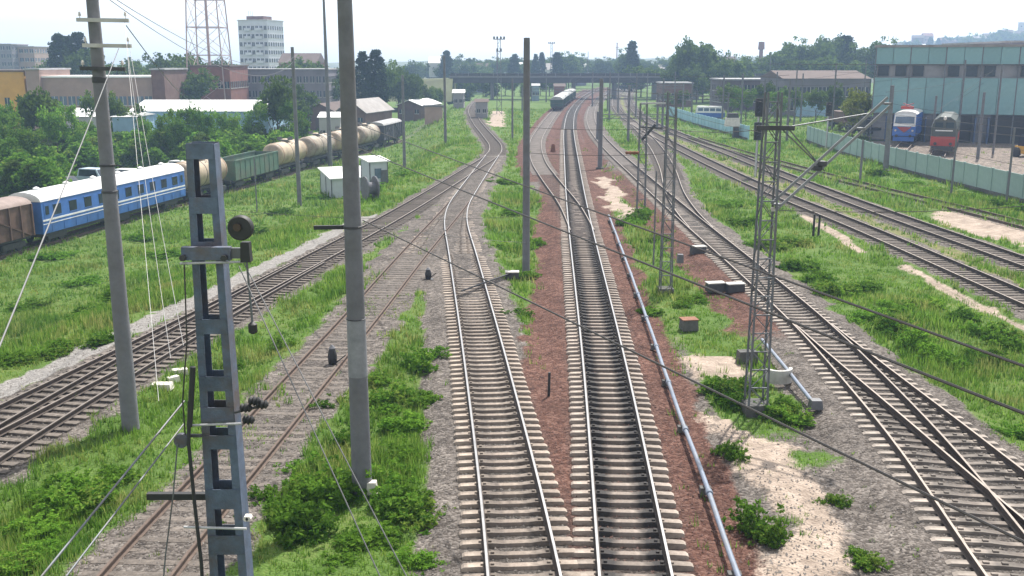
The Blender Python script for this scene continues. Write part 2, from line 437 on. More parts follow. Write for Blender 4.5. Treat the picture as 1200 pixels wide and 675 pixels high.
def surfaces(X, Y):
    """0..1 cover of gravel / red ballast / sand / pale shoulder and the bed height"""
    n1 = fbm(X, Y, 0.55) - 0.5; n2 = fbm(X + 90, Y, 0.16) - 0.5; n3 = fbm(X, Y + 50, 1.6, 3) - 0.5
    z = -0.46 + 0.22 * n2 + 0.10 * n1 + terrain_drop(X, Y)
    gravel = np.zeros(X.shape); D = {}
    for k in LOW:
        sg = dist_to(LOW[k], X, Y, True); d = np.abs(sg); D[k] = sg
        w = HW[k] + 1.1 * n1 + 0.6 * n3
        weed = 0.0
        if k in ('wagon', 'rusty'): weed = 0.5
        gravel = np.maximum(gravel, (1 - sstep(w - 0.35, w + 0.45, d)) * (1 - weed))
        zb = BAL[k] + 0.018 * n3 - sstep(1.75, 3.0, d) * 0.35 + (WZ if k == 'wagon' else np.where(d < 2.4, 0, -sstep(2.4, 4.4, d) * 4) + ((0.10 * sstep(32, 58, Y + 14 * n1) + 0.03 * n1 * (Y > 30)) if k == 'tan' else 0))
        z = np.maximum(z, zb)
    dm = D['main']; dt = D['tan']
    red = (1 - sstep(2.6 + 1.1 * n1, 3.5 + 1.1 * n1, np.abs(dm)))
    red = np.maximum(red, ((dm < 0) & (dt > 1.2) & (Y < 42 + 30 * n1 + 4 * (dm + 3))) * 1.0 * sstep(1.2, 2.0, dt + 0.8 * n1))
    red = np.maximum(red, (1 - sstep(2.2, 2.8, np.abs(D['branch']) - n1)) * (Y > 95))
    red = np.maximum(red, (1 - sstep(1.1, 1.6, np.abs(D['right'] + 2.1) + 1.5 * n1)) * sstep(36, 44, Y) * (1 - sstep(95, 120, Y)) * (D['right'] < -1.0) * 0.8)
    red = np.where(dt < 1.2, red * 0.15, red)
    red = np.where((dm > 1.6) & (Y > 60), np.maximum(red, (1 - sstep(3.6, 4.6, dm + 2 * n1)) * sstep(80, 95, Y)), red)
    gz = (dm > 2.2) & (D['right'] < -1.0)
    gravel = np.maximum(gravel, gz * (1 - sstep(27, 30, Y + 10 * n1)) * sstep(-0.25, 0.0, n1 + 0.10))
    gravel = np.maximum(gravel, gz * (1 - sstep(0.5, 1.0, np.abs(dm - 2.9) + n1)) * (1 - sstep(34, 46, Y)))
    gravel = np.maximum(gravel, gz * (D['right'] > -2.7 + 2 * n1) * (Y < 60))
    gravel = np.maximum(gravel, ((D['right'] > 1.2) & (D['right'] < 2.5 + 2.2 * n1) & (Y < 90)) * 1.0)
    gravel = np.maximum(gravel, ((D['siding'] > 1) & (D['siding'] < 1.8 + 1.4 * n1) & (Y < 60)) * 1.0)
    gravel = np.maximum(gravel, ((dt < -1) & (dt > -2.35 + 1.2 * n1) & (Y < 62)) * 1.0)
    gravel = np.maximum(gravel, ((np.abs(D['siding']) < 2.3 + n1) & (np.abs(dt) < 6) & (Y > 52) & (Y < 125)) * 1.0)
    sand = np.zeros(X.shape)
    for poly in SAND:
        wob = 0.9 * np.clip(Y / 40, 0.6, 1.1)
        cov = 0
        for ox, oy in ((0, 0), (0.45, 0.2), (-0.45, -0.2), (0.15, -0.7), (-0.15, 0.7)):
            cov = cov + inpoly(X + n1 * 2.6 * wob + ox, Y + n3 * 2.0 * wob + oy * wob, poly) * 0.2
        sand = np.maximum(sand, cov)
    for pl in PATHS:
        sand = np.maximum(sand, (1 - sstep(0.22, 0.45, dist_to(pl, X, Y) + 0.5 * n1)) * 0.8)
    yard = ((X > 43) & (X < 92) & (Y > 55) & (Y < 150)) * 1.0
    sand = np.maximum(sand, yard * 0.45); gravel = np.maximum(gravel, yard)
    pale = ((D['left'] < -1.7) & (D['left'] > -3.3 + n1) & (Y < 75)) * 1.0
    # narrow trodden strip between the two eastern lines
    dry = ((D['east'] > 0) & (D['east_b'] < 0)) * 0.55 + ((D['rusty'] < 0) & (D['east_b'] > 0)) * 0.2
    z = np.where(sand > 0.5, np.maximum(z, -0.38), z)
    return gravel, red, sand, pale, dry, z, D
def dark_ballast(D, Y):
    """how much darker the ballast is coloured between the rails"""
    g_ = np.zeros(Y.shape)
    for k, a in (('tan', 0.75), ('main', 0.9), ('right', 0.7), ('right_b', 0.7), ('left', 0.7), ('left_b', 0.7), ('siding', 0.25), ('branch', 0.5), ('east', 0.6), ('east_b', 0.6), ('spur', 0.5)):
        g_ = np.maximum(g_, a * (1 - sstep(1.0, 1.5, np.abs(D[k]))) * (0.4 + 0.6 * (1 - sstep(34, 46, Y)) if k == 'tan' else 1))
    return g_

xs = np.unique(np.r_[-4000, -2600, -1700, -1100, -700, -450, -300, -220, np.arange(-160, -44, 4), np.arange(-44, 48, 0.34), np.arange(48, 170, 4), 220, 300, 450, 700, 1100, 1700, 2600, 4000])
ys = np.unique(np.r_[-400, -150, -60, -30, np.arange(-12, 12, 4), np.arange(12, 64, 0.34), np.arange(64, 130, 0.7), np.arange(130, 330, 2.5), np.arange(330, 700, 20), np.geomspace(700, 6000, 14)])
GX, GY = np.meshgrid(xs, ys)
gravel, red, sand, pale, dry, GZ, _D = surfaces(GX.ravel(), GY.ravel())
nv = GX.size; nx = len(xs); ny = len(ys)
me = bpy.data.meshes.new('ground')
me.vertices.add(nv)
me.vertices.foreach_set('co', np.c_[GX.ravel(), GY.ravel(), GZ].astype(np.float32).ravel())
ii, jj = np.meshgrid(np.arange(nx - 1), np.arange(ny - 1))
q = (jj * nx + ii).ravel()
quads = np.c_[q, q + 1, q + nx + 1, q + nx]
me.loops.add(quads.size); me.loops.foreach_set('vertex_index', quads.ravel().astype(np.int32))
me.polygons.add(len(quads)); me.polygons.foreach_set('loop_start', np.arange(0, quads.size, 4, dtype=np.int32))
me.polygons.foreach_set('use_smooth', np.ones(len(quads), bool))
for nm, arr in (('gravel', gravel), ('red', red), ('sand', sand), ('pale', pale), ('dry', dry), ('dark_ballast', dark_ballast(_D, GY.ravel()))):
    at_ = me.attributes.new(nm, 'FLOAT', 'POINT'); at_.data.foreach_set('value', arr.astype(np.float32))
me.update(); me.validate()

gm = bpy.data.materials.new('ground_cover'); gm.use_nodes = True
n = gm.node_tree.nodes; l = gm.node_tree.links
b = n['Principled BSDF']; b.inputs['Roughness'].default_value = 0.95; b.inputs['Specular IOR Level'].default_value = 0.15
geo = n.new('ShaderNodeNewGeometry')
def noise(sc, det=5, rough=0.6):
    k = n.new('ShaderNodeTexNoise'); k.inputs['Scale'].default_value = sc; k.inputs['Detail'].default_value = det; k.inputs['Roughness'].default_value = rough
    l.new(geo.outputs['Position'], k.inputs['Vector']); return k
def ramp(src, *stops):
    k = n.new('ShaderNodeValToRGB'); e = k.color_ramp.elements
    while len(e) < len(stops): e.new(0.5)
    for el, (p, c) in zip(e, stops): el.position = p; el.color = (*c, 1)
    l.new(src, k.inputs['Fac']); return k.outputs['Color']
vor = n.new('ShaderNodeTexVoronoi'); vor.inputs['Scale'].default_value = 12; vor.inputs['Randomness'].default_value = 1
l.new(geo.outputs['Position'], vor.inputs['Vector'])
sepc = n.new('ShaderNodeSeparateColor'); l.new(vor.outputs['Color'], sepc.inputs[0])
big = noise(0.35, 6); mid = noise(2.2, 6, 0.7); fine = noise(9, 4, 0.7)
def madd(a, k, c):
    m_ = n.new('ShaderNodeMath'); m_.operation = 'MULTIPLY_ADD'; l.new(a, m_.inputs[0]); m_.inputs[1].default_value = k
    if isinstance(c, (int, float)): m_.inputs[2].default_value = c
    else: l.new(c, m_.inputs[2])
    return m_.outputs[0]
st = madd(sepc.outputs[0], 0.55, madd(mid.outputs['Fac'], 0.6, -0.08))
soil = ramp(madd(big.outputs['Fac'], 0.6, madd(mid.outputs['Fac'], 0.5, -0.05)), (0.30, (0.050, 0.095, 0.018)), (0.50, (0.085, 0.145, 0.030)), (0.68, (0.135, 0.165, 0.050)), (0.85, (0.20, 0.17, 0.10)))
gcol = ramp(st, (0.1, (0.042, 0.036, 0.032)), (0.45, (0.108, 0.093, 0.083)), (0.95, (0.265, 0.236, 0.214)))
rcol = ramp(st, (0.1, (0.04, 0.020, 0.017)), (0.45, (0.092, 0.044, 0.033)), (0.95, (0.195, 0.115, 0.092)))
scol = ramp(madd(mid.outputs['Fac'], 0.7, madd(fine.outputs['Fac'], 0.3, 0)), (0.3, (0.26, 0.205, 0.165)), (0.55, (0.39, 0.315, 0.26)), (0.75, (0.50, 0.42, 0.355)))
pcol = ramp(st, (0.1, (0.14, 0.13, 0.125)), (0.9, (0.33, 0.315, 0.30)))
dcol = ramp(mid.outputs['Fac'], (0.3, (0.13, 0.12, 0.055)), (0.7, (0.24, 0.20, 0.12)))
def over(base, col, attr, soft=True):
    a_ = n.new('ShaderNodeAttribute'); a_.attribute_name = attr
    fac = a_.outputs['Fac']
    if soft:  # ragged edges
        s_ = madd(mid.outputs['Fac'], 0.7, madd(fine.outputs['Fac'], 0.7, madd(fac, 1.0, -0.70)))
        k = n.new('ShaderNodeMapRange'); k.inputs['From Min'].default_value = 0.36; k.inputs['From Max'].default_value = 0.66
        l.new(s_, k.inputs['Value'])
        # nothing where the cover is zero
        mm = n.new('ShaderNodeMath'); mm.operation = 'MULTIPLY'; l.new(k.outputs[0], mm.inputs[0])
        k2 = n.new('ShaderNodeMapRange'); k2.inputs['From Max'].default_value = 0.3; l.new(fac, k2.inputs['Value']); l.new(k2.outputs[0], mm.inputs[1])
        fac = mm.outputs[0]
    x_ = n.new('ShaderNodeMixRGB'); l.new(fac, x_.inputs['Fac']); l.new(base, x_.inputs['Color1']); l.new(col, x_.inputs['Color2'])
    return x_.outputs['Color']
def blotch(col, lo=0.62, hi=1.22):
    bl = noise(0.55, 7, 0.75); k = n.new('ShaderNodeMapRange'); k.inputs['From Min'].default_value = 0.32; k.inputs['From Max'].default_value = 0.66; k.inputs['To Min'].default_value = lo; k.inputs['To Max'].default_value = hi
    l.new(bl.outputs['Fac'], k.inputs['Value']); h_ = n.new('ShaderNodeHueSaturation'); l.new(k.outputs[0], h_.inputs['Value']); l.new(col, h_.inputs['Color']); return h_.outputs['Color']
gcol = blotch(gcol); rcol = blotch(rcol, 0.6, 1.3); scol = blotch(scol, 0.72, 1.1)
c = over(soil, dcol, 'dry'); c = over(c, gcol, 'gravel'); c = over(c, rcol, 'red'); c = over(c, pcol, 'pale'); c = over(c, scol, 'sand')
darkcol = ramp(st, (0.2, (0.028, 0.025, 0.023)), (0.9, (0.105, 0.092, 0.084)))  # darker ballast colour for the strip between the rails
c = over(c, darkcol, 'dark_ballast', False)
l.new(c, b.inputs['Base Color'])
bmp = n.new('ShaderNodeBump'); bmp.inputs['Strength'].default_value = 0.9; bmp.inputs['Distance'].default_value = 0.05
l.new(madd(vor.outputs['Distance'], -1.0, madd(fine.outputs['Fac'], 0.5, 0.5)), bmp.inputs['Height']); l.new(bmp.outputs[0], b.inputs['Normal'])
me.materials.append(gm)
tag(link('ground', me), kind='structure')

# ------------------------------------------------------------------ tracks: rails and sleepers
PROF = [(-0.072, -0.178), (0.072, -0.178), (0.072, -0.166), (0.012, -0.150), (0.012, -0.045), (0.036, -0.036), (0.036, -0.006), (0.030, 0.0), (-0.030, 0.0), (-0.036, -0.006), (-0.036, -0.036), (-0.012, -0.045), (-0.012, -0.150), (-0.072, -0.166)]
def make_rail(a, off, mats, parent, dz=0.0):
    h = headings(a); nrm = np.c_[h[:, 1], -h[:, 0]]
    m = len(PROF); vs = np.zeros((len(a), m, 3))
    for k, (px, pz) in enumerate(PROF):
        vs[:, k, :2] = a + nrm * (off + px); vs[:, k, 2] = pz + dz
    mb = MB(); mb.v = [tuple(v) for v in vs.reshape(-1, 3)]
    for i in range(len(a) - 1):
        for k in range(m):
            j = (k + 1) % m
            mb.f.append((i * m + k, (i + 1) * m + k, (i + 1) * m + j, i * m + j)); mb.mi.append(1 if k == 7 else 0)
    e = (len(a) - 1) * m
    mb.f += [tuple(range(m)), tuple(range(e + m - 1, e - 1, -1))]; mb.mi += [0, 0]
    return part('rail', mb, mats, parent)

def sleeper_mesh(name, m, seed):
    """concrete sleeper: raised rail seats, thinner waist, chamfered ends"""
    r = random.Random(seed); mb = MB(); secs = []
    for x, zt, hw in ((-1.36, -0.235, 0.10), (-1.30, -0.195, 0.125), (-0.98, -0.183, 0.135), (-0.58, -0.183, 0.135), (-0.36, -0.215, 0.115), (0.36, -0.215, 0.115), (0.58, -0.183, 0.135), (0.98, -0.183, 0.135), (1.30, -0.195, 0.125), (1.36, -0.235, 0.10)):
        q = r.uniform(-0.004, 0.004)
        secs.append([(x, -hw - 0.02, -0.36), (x, hw + 0.02, -0.36), (x, hw * 0.8, zt + q), (x, -hw * 0.8, zt + q)])
    mb.loft(secs)
    for sx in (-0.76, 0.76):                       # fastenings beside the rail foot
        for k in (-1, 1):
            mb.box((sx + k * 0.115, 0, -0.165), (0.075, 0.09, 0.04))
    return mb.mesh(name, m)
def wood_mesh(name, m):
    mb = MB().box((0, 0, -0.27), (2.7, 0.23, 0.18))
    for sx in (-0.76, 0.76):
        mb.box((sx, 0, -0.176), (0.36, 0.16, 0.012))
    return mb.mesh(name, m)
sleeper_far = mat('sleeper_far', (0.24, 0.21, 0.19), 0.95, 0.25, 1.0)
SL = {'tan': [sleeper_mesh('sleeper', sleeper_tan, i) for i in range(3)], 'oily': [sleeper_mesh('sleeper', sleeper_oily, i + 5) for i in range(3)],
      'grey': [sleeper_mesh('sleeper', sleeper_grey, i + 9) for i in range(3)], 'wood': [wood_mesh('sleeper', sleeper_wood)]}

def make_track(key, name, sl, far, tops, partner=None, skip=None, spacing=0.55, rail_end=None, zoff=0.0):
    a = TR[key]
    rt = tag(link(name, None, None, (0, 0, zoff)), kind='structure')
    seg = a
    if rail_end is not None:                        # switch blades stop where they meet the stock rail
        d = dist_to(LOW[rail_end], a[:, 0], a[:, 1])
        seg = a[d > 0.05]
    seg = np.vstack([seg[::3], seg[-1:]]) if len(seg) % 3 != 1 else seg[::3]
    for off in (-0.798, 0.798): make_rail(seg, off, [rail_side if tops != 'rust' else rail_rust, {'bright': rail_top, 'dull': rail_top_rusty, 'rust': rail_rust}[tops]], rt, -0.004 if rail_end else 0)
    s = resample(a, spacing); h = headings(s); rest = MB(); cnt = 0
    for i in range(len(s)):
        x, y = s[i]
        if y < 13 or y > 260: continue
        yaw = math.atan2(h[i, 1], h[i, 0]) - math.pi / 2
        sc_ = 1.0; off = 0.0
        if skip is not None and dist_to(LOW[skip], np.array([x]), np.array([y]))[0] < 2.75: continue
        if partner is not None:
            sg = dist_to(LOW[partner], np.array([x]), np.array([y]), True)[0]
            ends = min(abs(y - LOW[partner][0][1]), abs(y - LOW[partner][-1][1]))
            if abs(sg) < 2.75 and LOW[partner][0][1] < y < LOW[partner][-1][1]: sc_ = (2.72 + abs(sg)) / 2.72; off = -sg / 2
        jx = random.uniform(-0.03, 0.03); jy = random.uniform(-0.025, 0.025)
        px_, py_ = x + h[i, 1] * (off + jx) + h[i, 0] * jy, y - h[i, 0] * (off + jx) + h[i, 1] * jy
        if y < far and cnt < 290:
            o = link('sleeper', random.choice(SL[sl]), rt, (px_, py_, random.uniform(-0.012, 0.004)), yaw + random.uniform(-0.012, 0.012))
            o.scale = (sc_, 1, 1); cnt += 1
        else:
            M = Matrix.Rotation(yaw, 3, 'Z')
            rest.box((px_, py_, -0.27), (2.7 * sc_, 0.22, 0.17), M)
    if rest.v: tag(part('sleepers', rest, {'tan': sleeper_far, 'oily': mat('sleeper_far_oily', (0.10, 0.092, 0.088), 0.95, 0.3, 1.0), 'grey': sleeper_far, 'wood': sleeper_wood}[sl], rt), kind='stuff')
    return rt
make_track('tan', 'railway_track', 'tan', 120, 'bright', partner='siding', rail_end='left')
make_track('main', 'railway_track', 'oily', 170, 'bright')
make_track('right', 'railway_track', 'grey', 110, 'dull', partner='right_b')
make_track('right_b', 'railway_track', 'grey', 60, 'dull', skip='right', rail_end='right')
make_track('left', 'railway_track', 'wood', 110, 'dull', partner='left_b')
make_track('left_b', 'railway_track', 'wood', 60, 'dull', skip='left', rail_end='left')
make_track('siding', 'railway_track', 'wood', 80, 'rust', skip='tan', rail_end='tan')
make_track('branch', 'railway_track', 'grey', 100, 'dull', skip='main', rail_end='main')
make_track('spur', 'railway_track', 'wood', 100, 'dull', skip='right', rail_end='right')
make_track('east', 'railway_track', 'wood', 90, 'dull')
make_track('east_b', 'railway_track', 'wood', 90, 'dull')
make_track('rusty', 'railway_track', 'wood', 80, 'rust', skip='east_b')
make_track('wagon', 'railway_track', 'wood', 60, 'rust', zoff=WZ)
# ------------------------------------------------------------------ poles and masts
def zy(y, Y): return at(600, y, Y).z       # height of photo row y at distance Y
GZ0 = -0.45
def concrete_pole(px, py, ytop, r0, r1, label, base=None, h=None):
    X, Y, dz = gpt(px, py)
    rt = root('concrete_pole', label, 'pole', (X, Y, GZ0 + dz), group='concrete overhead line poles')
    H = (zy(ytop, Y) if h is None else h) - GZ0 - dz
    part('shaft', MB().lathe([(r0, 0), (r0 * 0.6 + r1 * 0.4, H * 0.4), (r1 * 1.02, H * 0.98), (r1, H - 0.01), (r1 * 0.3, H)], 20), concrete, rt, True)
    if base: part('foundation', MB().lathe([(r0 * 1.7, -0.2), (r0 * 1.65, 0.16), (r0 * 1.4, 0.2)], 10), base, rt)
    return rt, X, Y, H
def band(rt, z, r, h=0.06, m=None):
    part('clamp_band', MB().lathe([(r, z), (r + 0.015, z + 0.008), (r + 0.015, z + h - 0.008), (r, z + h)], 20), m or steel_dark, rt, True)
def insulator(rt, p, s=1.0, m=None):
    mb = MB(); x, y, z = p
    mb.lathe([(0.012 * s, -0.12 * s), (0.012 * s, 0), (0.06 * s, 0.01 * s), (0.03 * s, 0.04 * s), (0.055 * s, 0.05 * s), (0.028 * s, 0.09 * s), (0.045 * s, 0.1 * s), (0.02 * s, 0.14 * s)], 10, (x, y, z))
    return part('insulator', mb, m or white_stone, rt, True)

# pole with three cross-arms at the left
p1, X1, Y1, H1 = concrete_pole(152, 487, 0, 0.27, 0.165, 'tall grey concrete pole with three wooden cross-arms beside the left tracks', h=13.6)
def r_at(z, H, r0, r1): return r0 + (r1 - r0) * z / H
for yy, x0, x1, m in ((23, 89, 150, concrete_pale), (53, 96, 153, concrete_pale), (80, 93, 146, steel_dark)):
    a = at(x0, yy, Y1 - 0.3); b_ = at(x1, yy + 1, Y1 - 0.3)
    arm = part('cross_arm', MB().bar((a.x - X1, -0.24, a.z - GZ0), (b_.x - X1, -0.24, b_.z - GZ0), 0.1, 0.11), m, p1)
    for t in (0.06, 0.94):
        insulator(p1, (a.x - X1 + (b_.x - a.x) * t, -0.24, a.z - GZ0 + 0.1), 0.9)
for yy, hh in ((97, 0.17), (195, 0.07), (226, 0.07)): band(p1, zy(yy, Y1) - GZ0, r_at(zy(yy, Y1), H1, 0.27, 0.165) + 0.005, hh)
part('hook', MB().bar((0.16, -0.05, zy(195, Y1) - GZ0 + 0.03), (0.42, -0.05, zy(195, Y1) - GZ0 + 0.03), 0.03), steel_dark, p1)

# pole with the pale painted section, centre left
p2, X2, Y2, H2 = concrete_pole(424, 560, 0, 0.275, 0.17, 'thick grey concrete pole with pale painted section rising from the green weeds', base=None, h=14.2)
zt, zb_ = zy(374, Y2) - GZ0, zy(440, Y2) - GZ0
part('painted_section', MB().lathe([(r_at(zb_, H2, 0.275, 0.17) + 0.006, zb_), (r_at(zt, H2, 0.275, 0.17) + 0.006, zt)], 20), mat('faded_paint', (0.24, 0.245, 0.26), 0.85, 0.2, 3, dirt=(0.14, 0.14, 0.15), dirt_amt=0.7), p2, True)
band(p2, zt, r_at(zt, H2, 0.275, 0.17) + 0.008, 0.03)
band(p2, zy(266, Y2) - GZ0 - 0.03, r_at(zy(266, Y2), H2, 0.275, 0.17) + 0.004, 0.06)
part('bracket', MB().bar((-0.16, -0.02, zy(266, Y2) - GZ0), (-0.98, -0.1, zy(266, Y2) - GZ0), 0.09, 0.10), black, p2)
part('foundation', MB().box((0.28, -0.1, 0.22), (0.30, 0.28, 0.34), taper=0.8), white_stone, p2)

p3, X3, Y3, H3 = concrete_pole(616.5, 310, 44, 0.21, 0.165, 'plain dark concrete pole standing in grass left of the red ballast')
p4, X4, Y4, H4 = concrete_pole(351, 236, 55, 0.23, 0.16, 'concrete pole left of the white metal sheds, in front of the tank wagons')
p5, X5, Y5, H5 = concrete_pole(474, 191, 88, 0.22, 0.16, 'short concrete pole on the green bank right of the white sheds')
p6, X6, Y6, H6 = concrete_pole(522, 166, 65, 0.22, 0.15, 'slim concrete pole on the far green bank below the bridge end')
p7, X7, Y7, H7 = concrete_pole(703, 193, 92, 0.26, 0.2, 'dark concrete mast right of the main track with headspan wires', base=concrete_dark)
p8, X8, Y8, H8 = concrete_pole(736, 163, 100, 0.2, 0.16, 'far concrete mast between the diverging tracks before the bridge')
p9, X9, Y9, H9 = concrete_pole(1038, 196, 100, 0.3, 0.2, 'thick concrete mast beside the turquoise fence in front of blue locomotive', base=concrete_dark)
p10, X10, Y10, H10 = concrete_pole(600.5, 160, 92, 0.16, 0.12, 'pale slender post standing beside the merging left tracks', base=None)
p11, X11, Y11, H11 = concrete_pole(1092, 171, 112, 0.16, 0.14, 'pale post between the blue and the red locomotive')
p12, X12, Y12, H12 = concrete_pole(1146, 182, 108, 0.2, 0.15, 'grey mast in the depot yard right of red locomotive')
p13, X13, Y13, H13 = concrete_pole(301, 243, 184, 0.06, 0.05, 'thin steel post in the grass between wagons and left tracks')
p14, X14, Y14, H14 = concrete_pole(1008, 210, 164, 0.12, 0.1, 'short pale post before the turquoise fence')
for i, (x, y, t) in enumerate(((776, 150, 92), (810, 141, 96), (832, 136, 92), (868, 132, 88), (957, 128, 84))):
    concrete_pole(x, y, t, 0.2, 0.14, '%s of the distant line poles counted rightward from the bridge along the blue fence' % nth(i))
for i, (x, y, t) in enumerate(((640, 118, 84), (666, 114, 86), (694, 124, 84), (714, 138, 84), (724, 126, 86), (745, 136, 86), (758, 122, 86), (790, 128, 84), (846, 146, 88), (894, 150, 92), (908, 138, 84), (922, 162, 92), (938, 140, 86))):
    concrete_pole(x, y, t, 0.19, 0.13, 'slim far catenary pole between bridge and workshop, %s from left' % nth(i))
def portal(px0, px1, py, ytop, label):
    X0, Y0 = gp(px0, py); X1, _ = gp(px1, py); H = zy(ytop, Y0) - GZ0; W = X1 - X0
    rt = root('portal_gantry', label, 'gantry', ((X0 + X1) / 2, Y0, GZ0), group='catenary gantries across the tracks')
    for s in (-1, 1):
        part('post', MB().lathe([(0.2, 0), (0.15, H + 0.4)], 12, (s * W / 2, 0, 0)), concrete, rt, True)
        part('chord', MB().box((0, 0, H - 0.3 + s * 0.3), (W, 0.12, 0.1)), steel_grey, rt)
    nb = max(4, int(W / 1.6))
    for i in range(nb):
        xa = -W / 2 + W * i / nb; xb = xa + W / nb; u = 1 if i % 2 else -1
        part('brace', MB().bar((xa, 0, H - 0.3 - 0.28 * u), (xb, 0, H - 0.3 + 0.28 * u), 0.06), steel_grey, rt)
portal(700, 782, 162, 134, 'lattice gantry spanning the tracks right of the dark concrete mast')
portal(612, 712, 128, 104, 'far gantry spanning the main tracks behind the distant train end')
portal(770, 852, 150, 112, 'gantry spanning the eastern tracks before the blue fence')
portal(724, 800, 132, 100, 'far right gantry near the bridge, over the curving tracks')

# tall tapered floodlight column behind the sheds
X, Y, dz = gpt(387, 191)
fl = root('floodlight_column', 'very tall tapered grey lighting column behind the white sheds', 'light pole', (X, Y, GZ0 + dz))
part('shaft', MB().lathe([(0.34, 0), (0.27, 10), (0.16, 24), (0.05, 24.1)], 16), concrete, fl, True)
part('lamp_frame', MB().box((0, 0, 24.2), (2.4, 0.2, 0.12)), steel_dark, fl)
for k in (-1, 0, 1): part('lamp', MB().box((k * 0.9, -0.25, 24.1), (0.4, 0.35, 0.4), taper=0.7), steel_dark, fl)

# --- the near battened steel mast
NX, NY = -4.66, 15.1
nm = root('lattice_mast', 'blue-grey battened steel mast standing nearest the viewer, with black round disc', 'mast', (NX, NY, GZ0))
ztop = zy(168, NY) - GZ0
def hw(z): return 0.215 + (0.345 - 0.215) * max(0, (ztop - z)) / ztop      # half width
def hd(z): return 0.14 + 0.08 * (ztop - z) / ztop
for sx in (-1, 1):
    mb = MB(); secs = []
    for z in (0, ztop):
        w, d = hw(z), hd(z); fl_ = 0.105 + 0.045 * (ztop - z) / ztop; t = 0.016
        secs.append([(sx * w, -d, z), (sx * w, d, z), (sx * (w - fl_), d, z), (sx * (w - fl_), d - t, z), (sx * (w - t), d - t, z), (sx * (w - t), -d + t, z), (sx * (w - fl_), -d + t, z), (sx * (w - fl_), -d, z)])
    mb.loft(secs if sx < 0 else [s[::-1] for s in secs]); part('channel', mb, steel_blue, nm)
for y0, y1 in ((168, 187), (232, 251), (284, 306), (375, 392), (442, 459), (478, 496), (511, 527), (574, 597), (628, 650), (690, 712), (750, 772), (815, 840)):
    za, zb2 = zy(y1, NY - 0.2) - GZ0, zy(y0, NY - 0.2) - GZ0; zc = (za + zb2) / 2
    for sd in (-1, 1):
        part('batten_plate', MB().box((0, sd * (hd(zc) + 0.008), zc), (hw(zc) * 2 - 0.03, 0.012, zb2 - za)), steel_blue, nm)
def nz(y): return zy(y, NY - 0.25) - GZ0
def nxp(x, y): return at(x, y, NY - 0.25).x - NX
# clamped cross-arm, upper
part('cross_arm', MB().box(((nxp(215, 295) + nxp(272, 295)) / 2, -0.30, nz(296)), (nxp(272, 295) - nxp(215, 295), 0.12, 0.20)), steel_blue, nm)
part('clamp_rod', MB().cyl((nxp(214, 306), -0.37, nz(307)), (nxp(288, 306), -0.37, nz(305)), 0.02, n=8), steel_pale, nm)
for xx in (218, 266): part('clamp_nut', MB().cyl((nxp(xx, 300), -0.36, nz(300)), (nxp(xx, 300), -0.44, nz(300)), 0.05, n=6), steel_dark, nm)
part('arm_extension', MB().box((nxp(280, 296), -0.28, nz(296)), (0.30, 0.06, 0.16)), steel_grey, nm)
# round black disc, its pale boss, drive box, drop rod and weight
dc = at(282, 267, NY - 0.4); dx_, dz_ = dc.x - NX, dc.z - GZ0
dk = part('disc', MB().lathe([(0.03, -0.06), (0.17, -0.06), (0.19, -0.03), (0.19, 0.05), (0.15, 0.08), (0.02, 0.08)], 24, (dx_, -0.4, dz_), 'y'), black, nm, True)
part('disc_boss', MB().lathe([(0.06, -0.10), (0.055, -0.06), (0.05, -0.055)], 12, (dx_ - 0.03, -0.4, dz_ + 0.02), 'y'), red_lens, dk, True)
part('drive_box', MB().box((dx_ + 0.05, -0.36, dz_ - 0.37), (0.15, 0.16, 0.30), taper=0.85), black, nm)
a = at(289, 305, NY - 0.4); b_ = at(296, 380, NY - 0.4)
part('drop_rod', MB().cyl((a.x - NX, -0.4, a.z - GZ0), (b_.x - NX, -0.4, b_.z - GZ0), 0.018, n=8), steel_grey, nm)
part('weight', MB().lathe([(0.03, -0.1), (0.07, -0.07), (0.07, 0.05), (0.02, 0.09)], 12, (b_.x - NX, -0.4, b_.z - GZ0 - 0.05)), black, nm, True)
# lower clamps and dark arm
part('clamp_rod', MB().cyl((nxp(228, 496), -0.34, nz(496)), (nxp(286, 496), -0.34, nz(494)), 0.02, n=8), steel_pale, nm)
for k, (xx, yy) in enumerate(((288, 478), (298, 470), (291, 492), (307, 474))):
    q_ = at(xx, yy, NY - 0.3)
    part('insulator', MB().lathe([(0.03, -0.09), (0.075, -0.06), (0.05, -0.03), (0.08, 0), (0.05, 0.03), (0.07, 0.06), (0.02, 0.1)], 12, (q_.x - NX, -0.3, q_.z - GZ0), 'x'), black, nm, True)
part('insulator_bolt', MB().cyl((nxp(276, 482), -0.3, nz(482)), (nxp(310, 474), -0.3, nz(474)), 0.022, n=8), steel_dark, nm)
part('dark_arm', MB().bar((nxp(157, 600), 0.36, nz(600)), (nxp(276, 600), 0.36, nz(600)), 0.1, 0.11), black, nm)
part('clamp_rod', MB().cyl((nxp(218, 614), -0.36, nz(614)), (nxp(291, 616), -0.36, nz(616)), 0.022, n=8), steel_pale, nm)
for xx in (291, 294): part('clamp_nut', MB().cyl((nxp(xx, 604), -0.3, nz(603)), (nxp(xx, 604), -0.42, nz(603)), 0.045, n=6), white_stone, nm)
part('foundation', MB().box((0, 0, 0.02), (1.3, 1.0, 0.5), taper=0.9), concrete, nm)
q_ = at(213, 516, NY - 0.35)
part('pulley', MB().lathe([(0.03, -0.05), (0.115, -0.04), (0.10, 0), (0.115, 0.04), (0.03, 0.05)], 18, (q_.x - NX, -0.35, q_.z - GZ0), 'y'), steel_blue, nm, True)
part('pulley_arm', MB().bar((q_.x - NX, -0.3, q_.z - GZ0 + 0.06), (-hw(q_.z) + 0.05, -0.3, q_.z - GZ0 + 0.06), 0.035, 0.05), steel_dark, nm)
